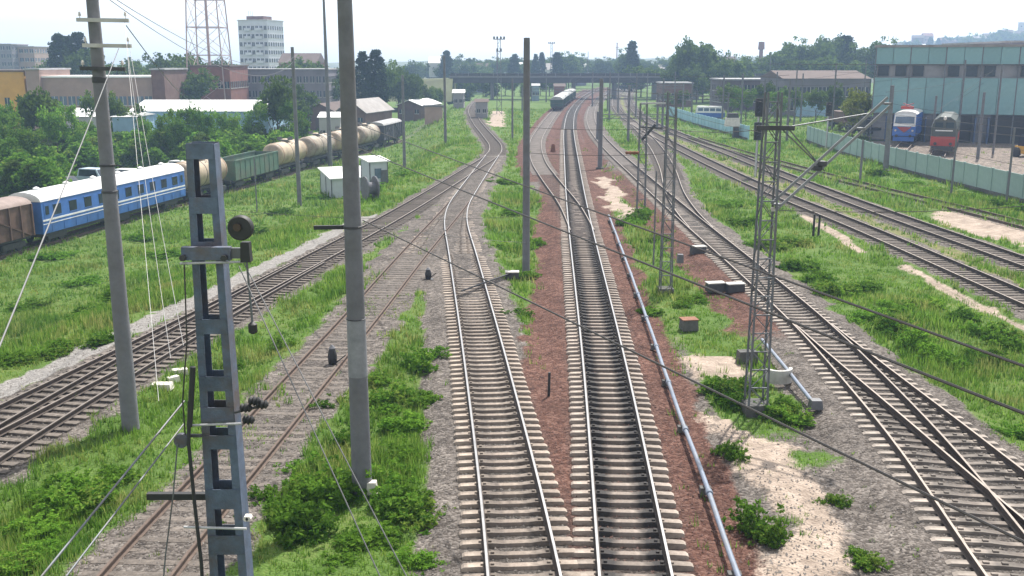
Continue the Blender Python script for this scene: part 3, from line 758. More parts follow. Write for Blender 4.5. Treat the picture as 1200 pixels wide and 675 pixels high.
for pts, r_, m in ((((216, 310), (219, 400), (214, 470), (217, 510)), 0.012, wire_dark), (((222, 470), (221, 520), (228, 590), (236, 660), (239, 720)), 0.03, black), (((208, 520), (203, 580), (194, 650), (188, 720)), 0.012, steel_grey), (((226, 430), (224, 470), (222, 500)), 0.045, black)):
    q3 = [at(x, y, NY - 0.42) - Vector((NX, NY, GZ0)) for x, y in pts]
    part('hanging_cable', MB().tube(q3, r_, 6), m, nm)

# --- lattice masts with four legs
def lattice(px, py, ytop, w0, w1, label, step, leg=0.07):
    X, Y = gp(px, py)
    rt = root('lattice_mast', label, 'mast', (X, Y, GZ0), group='open lattice masts right of the main track')
    H = zy(ytop, Y) - GZ0
    w = lambda z: (w0 + (w1 - w0) * z / H) / 2
    for sx in (-1, 1):
        for sy in (-1, 1):
            part('leg', MB().bar((sx * w(0), sy * w(0), 0), (sx * w(H), sy * w(H), H), leg, leg, up=(0, 1, 0)), steel_grey, rt)
    nlev = int(H / step)
    for i in range(nlev):
        z0 = 0.3 + i * step; z1 = z0 + step
        if z1 > H: break
        s = 1 if i % 2 else -1
        for sd in (-1, 1):
            part('brace', MB().bar((-s * w(z0), sd * w(z0), z0), (s * w(z1), sd * w(z1), z1), 0.026, 0.026, up=(0, 1, 0)), steel_grey, rt)
            part('brace', MB().bar((sd * w(z0), -s * w(z0), z0), (sd * w(z1), s * w(z1), z1), 0.026, 0.026, up=(1, 0, 0)), steel_grey, rt)
        part('cross_bar', MB().bar((-w(z1), -w(z1), z1), (w(z1), -w(z1), z1), 0.045, 0.04), steel_grey, rt)
    part('foundation', MB().box((0, 0, 0.02), (w0 + 0.25, w0 + 0.25, 0.6), taper=0.92), concrete_dark, rt)
    return rt, X, Y, H, w
m1, XM, YM, HM, wM = lattice(886, 467, 108, 0.62, 0.42, 'large lattice mast in the grass with slanting cantilever over the right tracks', 0.62, 0.06)
m2, XN, YN, HN, wN = lattice(780, 334, 108, 0.56, 0.40, 'slender lattice mast rising from yellow grass left of the right tracks', 0.7, 0.055)
m3, XO, YO, HO, wO = lattice(751, 243, 121, 0.62, 0.5, 'farther lattice mast carrying dark bracket between main and right tracks', 0.8, 0.065)
# slanting cantilever of the large mast: twin channels, plates, tie rod, yoke
O = Vector((XM, YM, GZ0))
a = at(906, 243, YM) - O; b_ = at(1042, 119, YM) - O
for s in (-1, 1):
    off = Vector((0.10 * s, 0.12 * s, 0.13 * s * -1))
    part('cantilever_channel', MB().bar(a + off, b_ + off, 0.05, 0.08), mat('galvanised', (0.23, 0.235, 0.25), 0.55, 0.15, 4, metal=0.3), m1)
for t in (0.03, 0.38, 0.42, 0.75, 0.98):
    c_ = a + (b_ - a) * t
    part('cantilever_plate', MB().box(c_, (0.26, 0.34, 0.16) if 0.3 < t < 0.5 else (0.20, 0.34, 0.06)), steel_dark if 0.3 < t < 0.5 else steel_grey, m1)
part('cantilever_foot', MB().bar((wM(6) * 0.8, 0, a.z - 0.12), a, 0.12, 0.12), white_stone, m1)
c_ = at(916, 150, YM) - O; d_ = at(1024, 132, YM) - O
part('tie_rod', MB().cyl(c_, d_, 0.022, n=8), MATS['galvanised'], m1)
part('tie_yoke', MB().bar(at(886, 150, YM - 0.3) - O, at(931, 150, YM - 0.3) - O, 0.10, 0.14), steel_dark, m1)
for k in (0, 1):
    part('tie_stay', MB().bar(at(917 + k * 8, 152, YM - 0.25) - O, at(962 + k * 4, 196 + 4 * k, YM) - O, 0.035), steel_grey, m1)
O3 = Vector((XO, YO, GZ0))
part('bracket', MB().bar(at(752, 164, YO) - O3, at(768, 146, YO) - O3, 0.18, 0.2), steel_dark, m3)
part('bracket_stay', MB().bar(at(750, 149, YO) - O3, at(776, 150, YO) - O3, 0.08, 0.1), steel_dark, m3)
part('cross_head', MB().bar(at(751, 121, YO) - O3, at(780, 121, YO) - O3, 0.1, 0.12), steel_pale, m3)
concrete_pole(766, 302, 200, 0.05, 0.045, 'thin dark post left of the slender lattice mast')

# radio tower far left
def far_tower(px0, px1, py, ytop_px, Y, label):
    cx = (at(px0, 80, Y).x + at(px1, 80, Y).x) / 2; w0 = (at(px1, 80, Y).x - at(px0, 80, Y).x) / 2
    rt = root('radio_tower', label, 'tower', (cx, Y, 0)); H = 62
    w = lambda z: w0 * (1.12 - 0.65 * z / H)
    for sx in (-1, 1):
        for sy in (-1, 1): part('leg', MB().bar((sx * w(0), sy * w(0), 0), (sx * w(H), sy * w(H), H), 0.24, 0.24, up=(0, 1, 0)), tower_steel, rt)
    zs = np.linspace(0, H, 11)
    for z0, z1 in zip(zs[:-1], zs[1:]):
        for sd in (-1, 1):
            for s in (-1, 1):
                part('brace', MB().bar((-s * w(z0), sd * w(z0), z0), (s * w(z1), sd * w(z1), z1), 0.10, 0.10, up=(0, 1, 0)), tower_steel, rt)
                part('brace', MB().bar((sd * w(z0), -s * w(z0), z0), (sd * w(z1), s * w(z1), z1), 0.10, 0.10, up=(1, 0, 0)), tower_steel, rt)
            part('cross_bar', MB().bar((-w(z1), sd * w(z1), z1), (w(z1), sd * w(z1), z1), 0.2), tower_steel, rt)
            part('cross_bar', MB().bar((sd * w(z1), -w(z1), z1), (sd * w(z1), w(z1), z1), 0.2), tower_steel, rt)
    part('cable_riser', MB().bar((0, 0, 0), (0, 0, H), 0.5, 0.5, up=(0, 1, 0)), tower_steel, rt)
far_tower(226, 266, 78, 0, 236, 'pale grey lattice radio tower rising behind the red brick building')
def flood_mast(px, Y, ytop, ymid, label):
    q_ = at(px, 100, Y); rt = root('floodlight_mast', label, 'light mast', (q_.x, Y, GZ0)); H = zy(ytop, Y) - GZ0
    for sx in (-1, 1):
        for sy in (-1, 1): part('leg', MB().bar((sx * 0.55, sy * 0.55, 0), (sx * 0.28, sy * 0.28, H), 0.13, 0.13, up=(0, 1, 0)), steel_grey, rt)
    zs = np.linspace(0, H, 15)
    for i, (z0, z1) in enumerate(zip(zs[:-1], zs[1:])):
        s = 1 if i % 2 else -1; w = lambda z: 0.55 - 0.27 * z / H
        for sd in (-1, 1): part('brace', MB().bar((-s * w(z0), sd * w(z0), z0), (s * w(z1), sd * w(z1), z1), 0.07, 0.07, up=(0, 1, 0)), steel_grey, rt)
    for zz in ([H] if ymid is None else [H, zy(ymid, Y) - GZ0]):
        big_ = zz == H
        part('lamp_platform', MB().box((0, 0, zz), (2.6 if big_ else 1.3, 1.2, 0.15)), steel_dark, rt)
        for k in ((-1.1, -0.4, 0.4, 1.1) if big_ else (-0.4, 0.4)): part('lamp', MB().box((k, -0.4, zz + 0.35), (0.45, 0.4, 0.5), taper=0.8), steel_dark, rt)
flood_mast(585, 225, 46, 60, 'lattice floodlight mast with two lamp platforms, left of the dark pole')
flood_mast(646, 400, 51, None, 'small distant floodlight mast against the sky beyond the bridge')

# ------------------------------------------------------------------ wires
def sagged(a, b, sag, n=18):
    a = Vector(a); b = Vector(b)
    return [a + (b - a) * (i / n) - Vector((0, 0, sag * 4 * (i / n) * (1 - i / n))) for i in range(n + 1)]
def wire(pts, r, label, m=None, sag=0.0):
    if len(pts) == 2: pts = sagged(pts[0], pts[1], sag)
    return thing('overhead_wire', MB().tube(pts, r, 5), m or wire_dark, label, 'wire', 'wires strung over the yard')
def G3(x, y, z): X, Y = gp(x, y, z); return Vector((X, Y, z))
wire([G3(400, 138, 7), G3(1420, 508, 7)], 0.022, 'uppermost of three long dark wires slanting down to the right edge', sag=0.05)
wire([G3(380, 157, 7), G3(1420, 571, 7)], 0.022, 'middle of three long dark wires slanting down to the right edge', sag=0.05)
wire([G3(425, 258, 7), G3(1420, 742, 7)], 0.015, 'lowest of three long dark wires slanting over the near tracks', sag=0.0)
wire([at(139, 57, Y1 - 0.3), at(-70, 575, 9)], 0.013, 'thick pale wire slanting from the cross-arm pole to the left edge', wire_pale, 0.05)
for i, (a, b_) in enumerate((((146, 25), (160, 262)), ((149, 55), (200, 420)), ((152, 55), (215, 405)))):
    wire([at(a[0], a[1], Y1 - 0.3), at(b_[0], b_[1], NY + 2.5)] if i else [at(a[0], a[1], Y1 - 0.3), at(186, 470, NY + 3)], 0.006, 'pale thin wire dropping from the cross-arm pole towards the near mast, %s from left' % nth(i), wire_pale, 0.25)
wire([at(118, -12, Y1), at(348, 64, Y4)], 0.013, 'upper thin wire from the cross-arm pole to the pole by the sheds', steel_grey, 1.6)
wire([at(112, -12, Y1), at(344, 72, Y4)], 0.013, 'lower thin wire from the cross-arm pole to the pole by the sheds', steel_grey, 1.9)
wire([at(148, 30, Y1), at(236, 116, 150)], 0.016, 'thin wire from the cross-arm pole towards the red brick building', steel_grey, 1.2)
wire([at(284, 305, NY - 0.3), at(476, 675, 12.0), at(560, 840, 10.5)], 0.009, 'right one of two pale guy wires slanting down from the near mast', wire_pale)
wire([at(280, 312, NY - 0.3), at(445, 675, 12.0), at(520, 840, 10.5)], 0.009, 'left one of two pale guy wires slanting down from the near mast', wire_pale)
wire([at(216, 470, NY), at(49, 675, 11.5), at(-60, 810, 10)], 0.016, 'upper pale cable slanting from the near mast to the lower left', steel_grey)
wire([at(216, 496, NY), at(78, 675, 11.5), at(-30, 816, 10)], 0.013, 'lower pale cable slanting from the near mast to the lower left', steel_grey)
# headspans
Ysp = (Y3 + YN) / 2
for i, y_ in enumerate((149, 179)):
    wire([at(617, y_, Y3), at(780, y_ + 1, YN)], 0.012, '%s headspan wire between the plain dark pole and slender lattice mast' % ('upper', 'lower')[i], sag=0.12)
q_ = at(741, 179, YN + 0.7)
thing('insulator', MB().lathe([(0.03, -0.35), (0.09, -0.3), (0.06, -0.2), (0.1, -0.1), (0.06, 0), (0.1, 0.1), (0.06, 0.2), (0.09, 0.3), (0.03, 0.35)], 10, q_, 'x'), rust, 'rusty red insulator on the lower headspan wire left of the lattice mast', 'insulator', smooth=True)
wire([at(598, 118, Y6 + 20), at(703, 121, Y7)], 0.014, 'thin headspan wire from the pale slender post to dark concrete mast', sag=0.2)
wire([at(703, 134, Y7), at(780, 135, Y7 + 4)], 0.016, 'short pale headspan wire right of the dark concrete mast', wire_pale, 0.1)
wire([at(703, 104, Y7), at(1038, 112, Y9)], 0.016, 'long headspan wire from dark concrete mast to mast by turquoise fence', sag=0.6)
wire([at(780, 150, YN), at(902, 151, YM)], 0.013, 'thin wire between the slender and the large lattice mast', sag=0.15)
wire([at(902, 246, YM), at(1290, 232, YM + 6)], 0.013, 'thin wire from the large lattice mast towards the right edge', sag=0.25)
wire([at(760, 88, 165), at(925, 88, 165)], 0.03, 'faint straight wire in front of the grey warehouses, left of depot', sag=0.3)
wire([at(900, 75, 140), at(1240, 75, 140)], 0.035, 'dark straight wire across the top of the turquoise depot', sag=0.1)
wire([at(617, 284, Y3), at(425, 262, Y2)], 0.008, 'thin wire between the thick pole and the plain dark pole', wire_pale, 0.1)
wire([at(252, 245, Y1 + 12), at(617, 253, Y3)], 0.008, 'thin wire running left from the plain dark pole over the siding', sag=0.3)

# contact wires hung over the electrified lines, with their messenger wires
def line_wire(key, y0, y1, z, r, label):
    a = TR[key]; k = (a[:, 1] > y0) & (a[:, 1] < y1); q = a[k][::6]
    pts = [Vector((x, y, z + 0.35 * ((((y - y0) % 50) / 25 - 1) ** 2 if z > 6.5 else 0))) for x, y in q]
    thing('overhead_wire', MB().tube(pts, r, 4), wire_dark, label, 'wire', 'wires strung over the yard')
for key, nm_ in (('right', 'right turnout track'), ('east', 'nearer east track'), ('east_b', 'farther east track'), ('main', 'main track')):
    y0 = 62 if key == 'main' else 46
    line_wire(key, y0, 300, 6.1, 0.011, 'lower contact wire hung along the %s' % nm_)
    line_wire(key, y0, 300, 7.2, 0.011, 'upper messenger wire hung along the %s' % nm_)
for i, (x, y, t, r0) in enumerate(((975, 150, 74, 0.15), (1068, 160, 66, 0.13), (1122, 168, 70, 0.14), (1164, 176, 76, 0.14), (1186, 160, 62, 0.13), (1010, 140, 70, 0.13), (930, 150, 80, 0.13), (868, 150, 86, 0.13), (1180, 232, 150, 0.1), (1115, 222, 150, 0.1))):
    concrete_pole(x, y, t, r0, r0 * 0.8, 'thin grey pole in the wire tangle before the depot, %s in the list from back' % nth(i) if False else 'thin grey pole among wires, %s' % ('left of the blue locomotive', 'right beside the blue locomotive', 'right of the red locomotive', 'third right of the red locomotive', 'near the right edge of the depot', 'at the depot left corner', 'before the middle of the workshop', 'before the left end of the workshop', 'rightmost before the fence', 'second from right before the fence')[i])
for i, (a, b_) in enumerate((((1038, 108, Y9), (1165, 84, 142)), ((1038, 120, Y9), (1290, 150, 100)), ((975, 84, 150), (1124, 80, 150)), ((868, 96, 170), (1010, 84, 170)), ((930, 100, 160), (1070, 90, 145)), ((1164, 82, 140), (1064, 150, 135)), ((1186, 70, 150), (1120, 118, 140)), ((703, 112, Y7), (868, 100, 165)), ((736, 108, Y8), (846, 104, 165)))):
    wire([at(*a), at(*b_)], 0.016, 'thin span wire in the tangle around the depot and workshops, %s listed from near mast' % nth(i) if False else 'thin span wire ' + ('from the thick mast up to the depot roof', 'from the thick mast down to the right edge', 'level across the upper depot wall', 'level before the workshop roof', 'from workshop to the blue locomotive', 'slanting down behind the red locomotive', 'slanting at the right end of the depot', 'from dark concrete mast to workshop left end', 'from far concrete mast to blue fence')[i], sag=0.4)

# ------------------------------------------------------------------ pipes and track-side furniture
pl = [(4.78, 6), (4.98, 19.9), (5.2, 24.5), (5.42, 30.9), (5.9, 41.3), (6.55, 57), (7.15, 73)]
pp = resample(catmull(pl, 0.5), 1.0)
pr = root('blue_pipe', 'long blue-grey pipe lying along the right of the main track', 'pipe', (pp[0][0], pp[0][1], 0))
o0 = Vector((pp[0][0], pp[0][1], 0))
part('tube', MB().tube([Vector((x, y, -0.08 + 0.015 * math.sin(y))) - o0 for x, y in pp], 0.07, 10), pipe_blue, pr, True)
for x, y in resample(catmull(pl, 0.5), 4.6):
    part('coupling', MB().lathe([(0.08, -0.10), (0.098, -0.08), (0.098, 0.08), (0.08, 0.10)], 12, Vector((x, y, -0.08)) - o0, 'y'), pipe_blue, pr, True)
    part('support', MB().box(Vector((x, y + 0.5, -0.24)) - o0, (0.3, 0.2, 0.2)), concrete_dark, pr)
a = G3(893, 398, -0.1); b_ = G3(953, 472, -0.12)
pr2 = root('blue_pipe', 'short blue-grey pipe ending in a box beside the large lattice mast', 'pipe', a)
part('tube', MB().tube([Vector((0, 0, 0)), (b_ - a) * 0.5 + Vector((0, 0, 0.03)), b_ - a], 0.07, 10), pipe_blue, pr2, True)
part('end_box', MB().box(b_ - a + Vector((0.05, -0.1, 0.0)), (0.42, 0.4, 0.3), taper=0.8), steel_grey, pr2)

def px_thing(name, px, py, mb, m, label, cat, z=-0.3, rz=0.0, smooth=False, group=None):
    X, Y = gp(px, py, z); return thing(name, mb, m, label, cat, group, smooth, (X, Y, z), rz)
def switch_box(px, py, label, rz=0.2):
    X, Y = gp(px, py, -0.3); rt = root('switch_machine', label, 'switch machine', (X, Y, -0.32), rz, 'switch machines beside the right tracks')
    part('case', MB().box((0, 0, 0.22), (0.9, 0.5, 0.42), taper=0.94), steel_dark, rt)
    part('lid', MB().box((0, 0, 0.46), (0.94, 0.54, 0.05)), concrete_pale, rt)
    part('drive_rod', MB().cyl((0.45, 0, 0.12), (1.5, 0, 0.14), 0.025, n=6), steel_dark, rt)
switch_box(818, 297, 'dark switch machine with pale lid, farthest one left of right tracks')
switch_box(861, 342, 'dark switch machine with pale lid, right one of the nearer pair')
switch_box(838, 341, 'narrow dark switch box with pale lid, left one of the nearer pair')
px_thing('marker_block', 797, 308, MB().box((0, 0, 0.25), (0.35, 0.35, 0.5), taper=0.9), concrete, 'small grey marker block behind the slender lattice mast', 'block')
X, Y = gp(807, 384, -0.35); rt = root('concrete_block', 'concrete block with rusty red top in the yellow grass', 'block', (X, Y, -0.4), 0.15)
part('block', MB().box((0, 0, 0.2), (0.72, 0.6, 0.46), taper=0.9), concrete_dark, rt)
part('rusty_plate', MB().box((0, 0, 0.452), (0.72, 0.6, 0.04)), rust, rt)
# broken concrete ring and blocks beside the large mast
mb = MB(); rr = []
for i in range(11):
    t = math.pi * (0.02 + 0.96 * i / 10)
    ring = []
    for r_, z_ in ((0.34, -0.2), (0.46, -0.2), (0.46, 0.3), (0.34, 0.3)): ring.append((r_ * math.cos(t) * 1.1, -r_ * math.sin(t), z_))
    rr.append(ring)
mb.loft(rr)
px_thing('concrete_ring', 912, 440, mb, concrete_pale, 'pale broken half ring of concrete right of the large lattice mast', 'concrete ring', -0.22, 0.15)
px_thing('concrete_block', 875, 424, MB().box((0, 0, 0.2), (0.75, 0.45, 0.5), taper=0.92), concrete_dark, 'dark grey block lying left of the large lattice mast in sand', 'block', -0.35, 0.1)
px_thing('white_stake', 899, 470, MB().box((0, 0, 0.2), (0.09, 0.09, 0.5), taper=0.8), white_stone, 'tiny white stake at the foot of the large lattice mast', 'stake', -0.35)
for i, (x, y) in enumerate(((953, 276), (959, 275))):
    px_thing('wooden_post', x, y, MB().cyl((0, 0, -0.1), (0.02 * i, 0, 1.45 - 0.08 * i), 0.085, 0.075, 10), black, '%s one of two short black posts in the right meadow' % ('left', 'right')[i], 'post', -0.4, group='pair of black posts')
X, Y = gp(643, 462, -0.25)
thing('stub_post', MB().cyl((0, 0, -0.1), (0.02, 0, 0.82), 0.05, 0.045, 8), black, 'thin black stub post in the red ballast left of the main track', 'post', loc=(X, Y, -0.28))
px_thing('stub_post', 648, 178, MB().box((0, 0, 0.5), (0.7, 0.3, 1.0), taper=0.5), rust, 'small rusty marker in red ballast between branch and main track', 'marker', -0.28)
def dwarf(px, py, h, label, rz=0.0):
    X, Y = gp(px, py, -0.3); rt = root('switch_stand', label, 'switch stand', (X, Y, -0.32), rz, 'small switch stands along the siding')
    part('base', MB().box((0, 0, 0.05), (0.5, 0.4, 0.14)), steel_dark, rt)
    part('lantern', MB().lathe([(0.10, 0.1), (0.16, 0.18), (0.18, h * 0.55), (0.13, h * 0.8), (0.06, h)], 10), black, rt, True)
    part('cap', MB().lathe([(0.10, h * 0.86), (0.13, h * 0.9), (0.03, h + 0.04)], 10), concrete, rt, True)
    part('lever', MB().bar((0.1, -0.1, 0.2), (0.45, -0.25, 0.5), 0.04), black, rt)
dwarf(390, 430, 0.85, 'black switch stand on the siding left of the thick pole', 0.4)
dwarf(502, 329, 0.7, 'black switch stand right of the siding, beyond the thick pole')
dwarf(390, 432 - 107, 0.01 + 0.6, 'low dark switch stand in the grass beyond the siding', 0.8) if False else None
# switch rod over the tan track
X, Y = gp(598, 325, -0.2); X0, Y0 = gp(541, 346, -0.2)
rt = root('switch_rod', 'black rod lying across the tan track with white-topped box', 'switch rod', (X, Y, -0.2))
part('rod', MB().bar((X0 - X, Y0 - Y, 0.215), (0.0, 0, 0.215), 0.09, 0.05), black, rt)
part('case', MB().box((0.1, 0.1, 0.1), (0.7, 0.45, 0.34)), steel_dark, rt)
part('lid', MB().box((0.1, 0.1, 0.29), (0.74, 0.5, 0.05)), white_stone, rt)
for i, (x, y, s) in enumerate(((190, 455, 1.0), (211, 438, 0.8), (203, 447, 0.6))):
    px_thing('concrete_slab', x, y, MB().box((0, 0, 0.08), (0.75 * s, 0.42 * s, 0.22), taper=0.9), white_stone, '%s pale concrete slab lying in the grass behind the near mast' % ('largest', 'middle', 'smallest')[i], 'slab', -0.35, 0.4 * i, group='pale slabs in the grass')

# signals at the right
def signal(px, py, ytop, heads, label):
    X, Y = gp(px, py); rt = root('signal_post', label, 'signal', (X, Y, GZ0), group='railway signals right of the large mast'); H = zy(ytop, Y) - GZ0
    part('post', MB().cyl((0, 0, 0), (0, 0, H), 0.10, 0.08, 10), steel_pale, rt, True)
    for k in range(heads):
        z = H - 0.75 - k * 2.3
        part('signal_head', MB().box((0, -0.16, z), (0.75, 0.26, 1.75)), black, rt)
        for j in range(3):
            part('lens_hood', MB().cyl((0, -0.29, z + 0.5 - 0.5 * j), (0, -0.55, z + 0.46 - 0.5 * j), 0.16, 0.17, 10), black, rt)
    part('ladder', MB().bar((0.16, 0.2, 0.2), (0.14, 0.1, H - 0.6), 0.05), steel_grey, rt)
signal(885, 204, 117, 2, 'signal with two black heads on a pale post between the east tracks')
signal(968, 172, 121, 1, 'signal with one black head left of the turquoise fence end')
X, Y = gp(862, 158); rt = root('relay_cabinet', 'pale relay cabinet on a dark stand beside the blue fence', 'cabinet', (X, Y, GZ0))
part('stand', MB().box((0, 0, 0.9), (0.9, 0.9, 1.8), taper=0.8), steel_dark, rt)
part('cabinet', MB().box((-0.6, 0, 2.4), (2.2, 1.2, 1.3), taper=0.9), white_stone, rt)
part('roof', MB().box((-0.6, 0, 3.3), (1.8, 1.1, 0.9), taper=0.85), steel_dark, rt)
# ------------------------------------------------------------------ rolling stock
coach_blue = mat('coach_blue', (0.045, 0.14, 0.42), 0.5, 0.15, 1.5, dirt=(0.05, 0.09, 0.2), dirt_amt=0.5)
coach_white = mat('coach_white', (0.72, 0.72, 0.72), 0.6, 0.1, 1.5, dirt=(0.45, 0.43, 0.4), dirt_amt=0.4)
tank_cream = mat('tank_cream', (0.43, 0.34, 0.24), 0.6, 0.12, 1.2, dirt=(0.14, 0.10, 0.07), dirt_amt=0.75)
gondola_green = mat('gondola_green', (0.075, 0.15, 0.105), 0.7, 0.25, 1.5, dirt=(0.16, 0.12, 0.09), dirt_amt=0.6)
wagon_brown = mat('wagon_brown', (0.115, 0.066, 0.05), 0.8, 0.3, 1.5, dirt=(0.06, 0.045, 0.04))
wagon_roof = mat('wagon_roof', (0.27, 0.21, 0.19), 0.8, 0.25, 1.0, dirt=(0.15, 0.10, 0.08))
wagon_dark = mat('wagon_dark', (0.05, 0.05, 0.06), 0.8, 0.3, 1.5)
roof_grey = mat('roof_grey', (0.33, 0.33, 0.34), 0.8, 0.2, 0.8, dirt=(0.2, 0.17, 0.15))
tank_dull = mat('tank_dull', (0.34, 0.29, 0.23), 0.7, 0.2, 1.0, dirt=(0.09, 0.065, 0.05), dirt_amt=0.85)
_L = TR['wagon']
def on_wagon_line(y0, y1):
    x0 = np.interp(y0, _L[:, 1], _L[:, 0]); x1 = np.interp(y1, _L[:, 1], _L[:, 0])
    return ((x0 + x1) / 2, (y0 + y1) / 2, WZ), math.atan2(y1 - y0, x1 - x0) - math.pi / 2, math.hypot(x1 - x0, y1 - y0)
def bogies(rt, Lh, inset=2.2, r=0.46):
    for s in (-1, 1):
        bg_ = part('bogie', MB().box((0, s * (Lh - inset), 0.62), (2.2, 2.3, 0.32)).box((1.05, s * (Lh - inset), 0.55), (0.16, 2.6, 0.45)).box((-1.05, s * (Lh - inset), 0.55), (0.16, 2.6, 0.45)), steel_dark, rt)
        for w in (-0.9, 0.9):
            for sx in (-0.8, 0.8):
                part('wheel', MB().lathe([(r + 0.03, -0.07), (r + 0.03, -0.04), (r, -0.035), (r, 0.07)], 16, (sx, s * (Lh - inset) + w, r), 'x'), steel_dark, bg_, True)
def extrude(prof, y0, y1):
    """profile of (x, z) pushed along y"""
    return MB().loft([[(x, y0, z) for x, z in prof], [(x, y1, z) for x, z in prof]])
def arch(w, z0, z1, n=9):
    return [(-w * math.cos(math.pi * i / n), z0 + (z1 - z0) * math.sin(math.pi * i / n)) for i in range(n + 1)]
def passenger_coach(y0, y1, label):
    loc, rz, L = on_wagon_line(y0, y1); h = L / 2 - 0.3
    rt = root('passenger_coach', label, 'train car', loc, rz)
    body = part('body', MB().loft([[(-1.5, y, 0.95), (1.5, y, 0.95), (1.53, y, 1.6), (1.5, y, 3.55), (-1.5, y, 3.55), (-1.53, y, 1.6)] for y in (-h, h)]), coach_blue, rt)
    part('roof', extrude(arch(1.54, 3.552, 4.3), -h - 0.05, h + 0.05), coach_white, rt, True)
    for sx in (-1, 1):
        for zz, hh in ((2.02, 0.14), (1.72, 0.06)):
            part('stripe', MB().box((sx * 1.53, 0, zz), (0.03, 2 * h - 0.1, hh)), coach_white, rt)
        nw = 10
        for i in range(nw):
            y = -h + 2.1 + (2 * h - 4.2) * i / (nw - 1)
            wv = part('window', MB().box((sx * 1.515, y, 2.72), (0.035, 1.05, 0.85)), glass_dark, rt)
            part('frame', MB().box((sx * 1.52, y, 3.18), (0.05, 1.15, 0.06)).box((sx * 1.52, y, 2.27), (0.05, 1.15, 0.06)), coach_blue, wv)
        for i in range(14):
            y = -h + 1.2 + (2 * h - 2.4) * i / 13
            part('rib', MB().box((sx * 1.53, y, 1.32), (0.03, 0.05, 0.6)), coach_blue, rt)
        for s in (-1, 1):
            d = part('door', MB().box((sx * 1.515, s * (h - 0.7), 2.25), (0.04, 0.8, 2.2)), coach_blue, rt)
            part('door_window', MB().box((sx * 1.54, s * (h - 0.7), 2.8), (0.03, 0.45, 0.7)), glass_dark, d)
    for s in (-1, 1): part('gangway', MB().box((0, s * (h + 0.12), 2.15), (1.1, 0.24, 2.2)), steel_dark, rt)
    for k in range(6): part('roof_vent', MB().lathe([(0.2, 0), (0.2, 0.15), (0.28, 0.18), (0.05, 0.3)], 10, (0, -h + 1.8 + k * (2 * h - 3.6) / 5, 4.25)), coach_white, rt)
    part('underframe', MB().box((0, 0, 0.8), (2.5, 2 * h - 0.6, 0.3)).box((0.6, 0, 0.45), (1.0, 3.4, 0.5)).box((-0.6, 2, 0.45), (1.0, 2.4, 0.5)), steel_dark, rt)
    bogies(rt, h, 2.4)
def tank_wagon(y0, y1, label, tm=None):
    loc, rz, L = on_wagon_line(y0, y1); h = L / 2 - 0.85; tm = tm or tank_cream
    rt = root('tank_wagon', label, 'tank wagon', loc, rz, 'cream tank wagons of the goods train')
    part('barrel', MB().lathe([(0.25, -h), (0.9, -h + 0.06), (1.3, -h + 0.2), (1.48, -h + 0.5), (1.5, -h + 0.7), (1.5, h - 0.7), (1.48, h - 0.5), (1.3, h - 0.2), (0.9, h - 0.06), (0.25, h)], 28, (0, 0, 2.65), 'y'), tm, rt, True)
    for y in (-h + 0.75, h - 0.75, -0.9, 0.9): part('strap', MB().lathe([(1.505, -0.05), (1.52, -0.04), (1.52, 0.04), (1.505, 0.05)], 28, (0, y, 2.65), 'y'), steel_dark if abs(y) < 1 else rust, rt, True)
    part('hatch', MB().lathe([(0.42, 4.0), (0.42, 4.35), (0.46, 4.36), (0.3, 4.48)], 14), tank_cream, rt, True)
    part('walkway', MB().box((0, 0, 4.3), (1.5, 1.6, 0.04)).box((0.75, 0, 4.5), (0.04, 1.6, 0.4)).box((-0.75, 0, 4.5), (0.04, 1.6, 0.4)), steel_dark, rt)
    lad = MB()
    for sx in (0, 0.4): lad.bar((1.56, sx - 0.2, 1.2), (0.95, sx - 0.2, 4.0), 0.04)
    for k in range(6): lad.bar((1.56 - 0.1 * k, -0.2, 1.4 + 0.45 * k), (1.56 - 0.1 * k, 0.2, 1.4 + 0.45 * k), 0.03)
    part('ladder', lad, steel_dark, rt)
    part('underframe', MB().box((0, 0, 1.05), (1.2, 2 * h + 1.1, 0.3)).box((0, -h - 0.45, 1.0), (2.6, 0.25, 0.35)).box((0, h + 0.45, 1.0), (2.6, 0.25, 0.35)), steel_dark, rt)
    bogies(rt, h, 1.7)
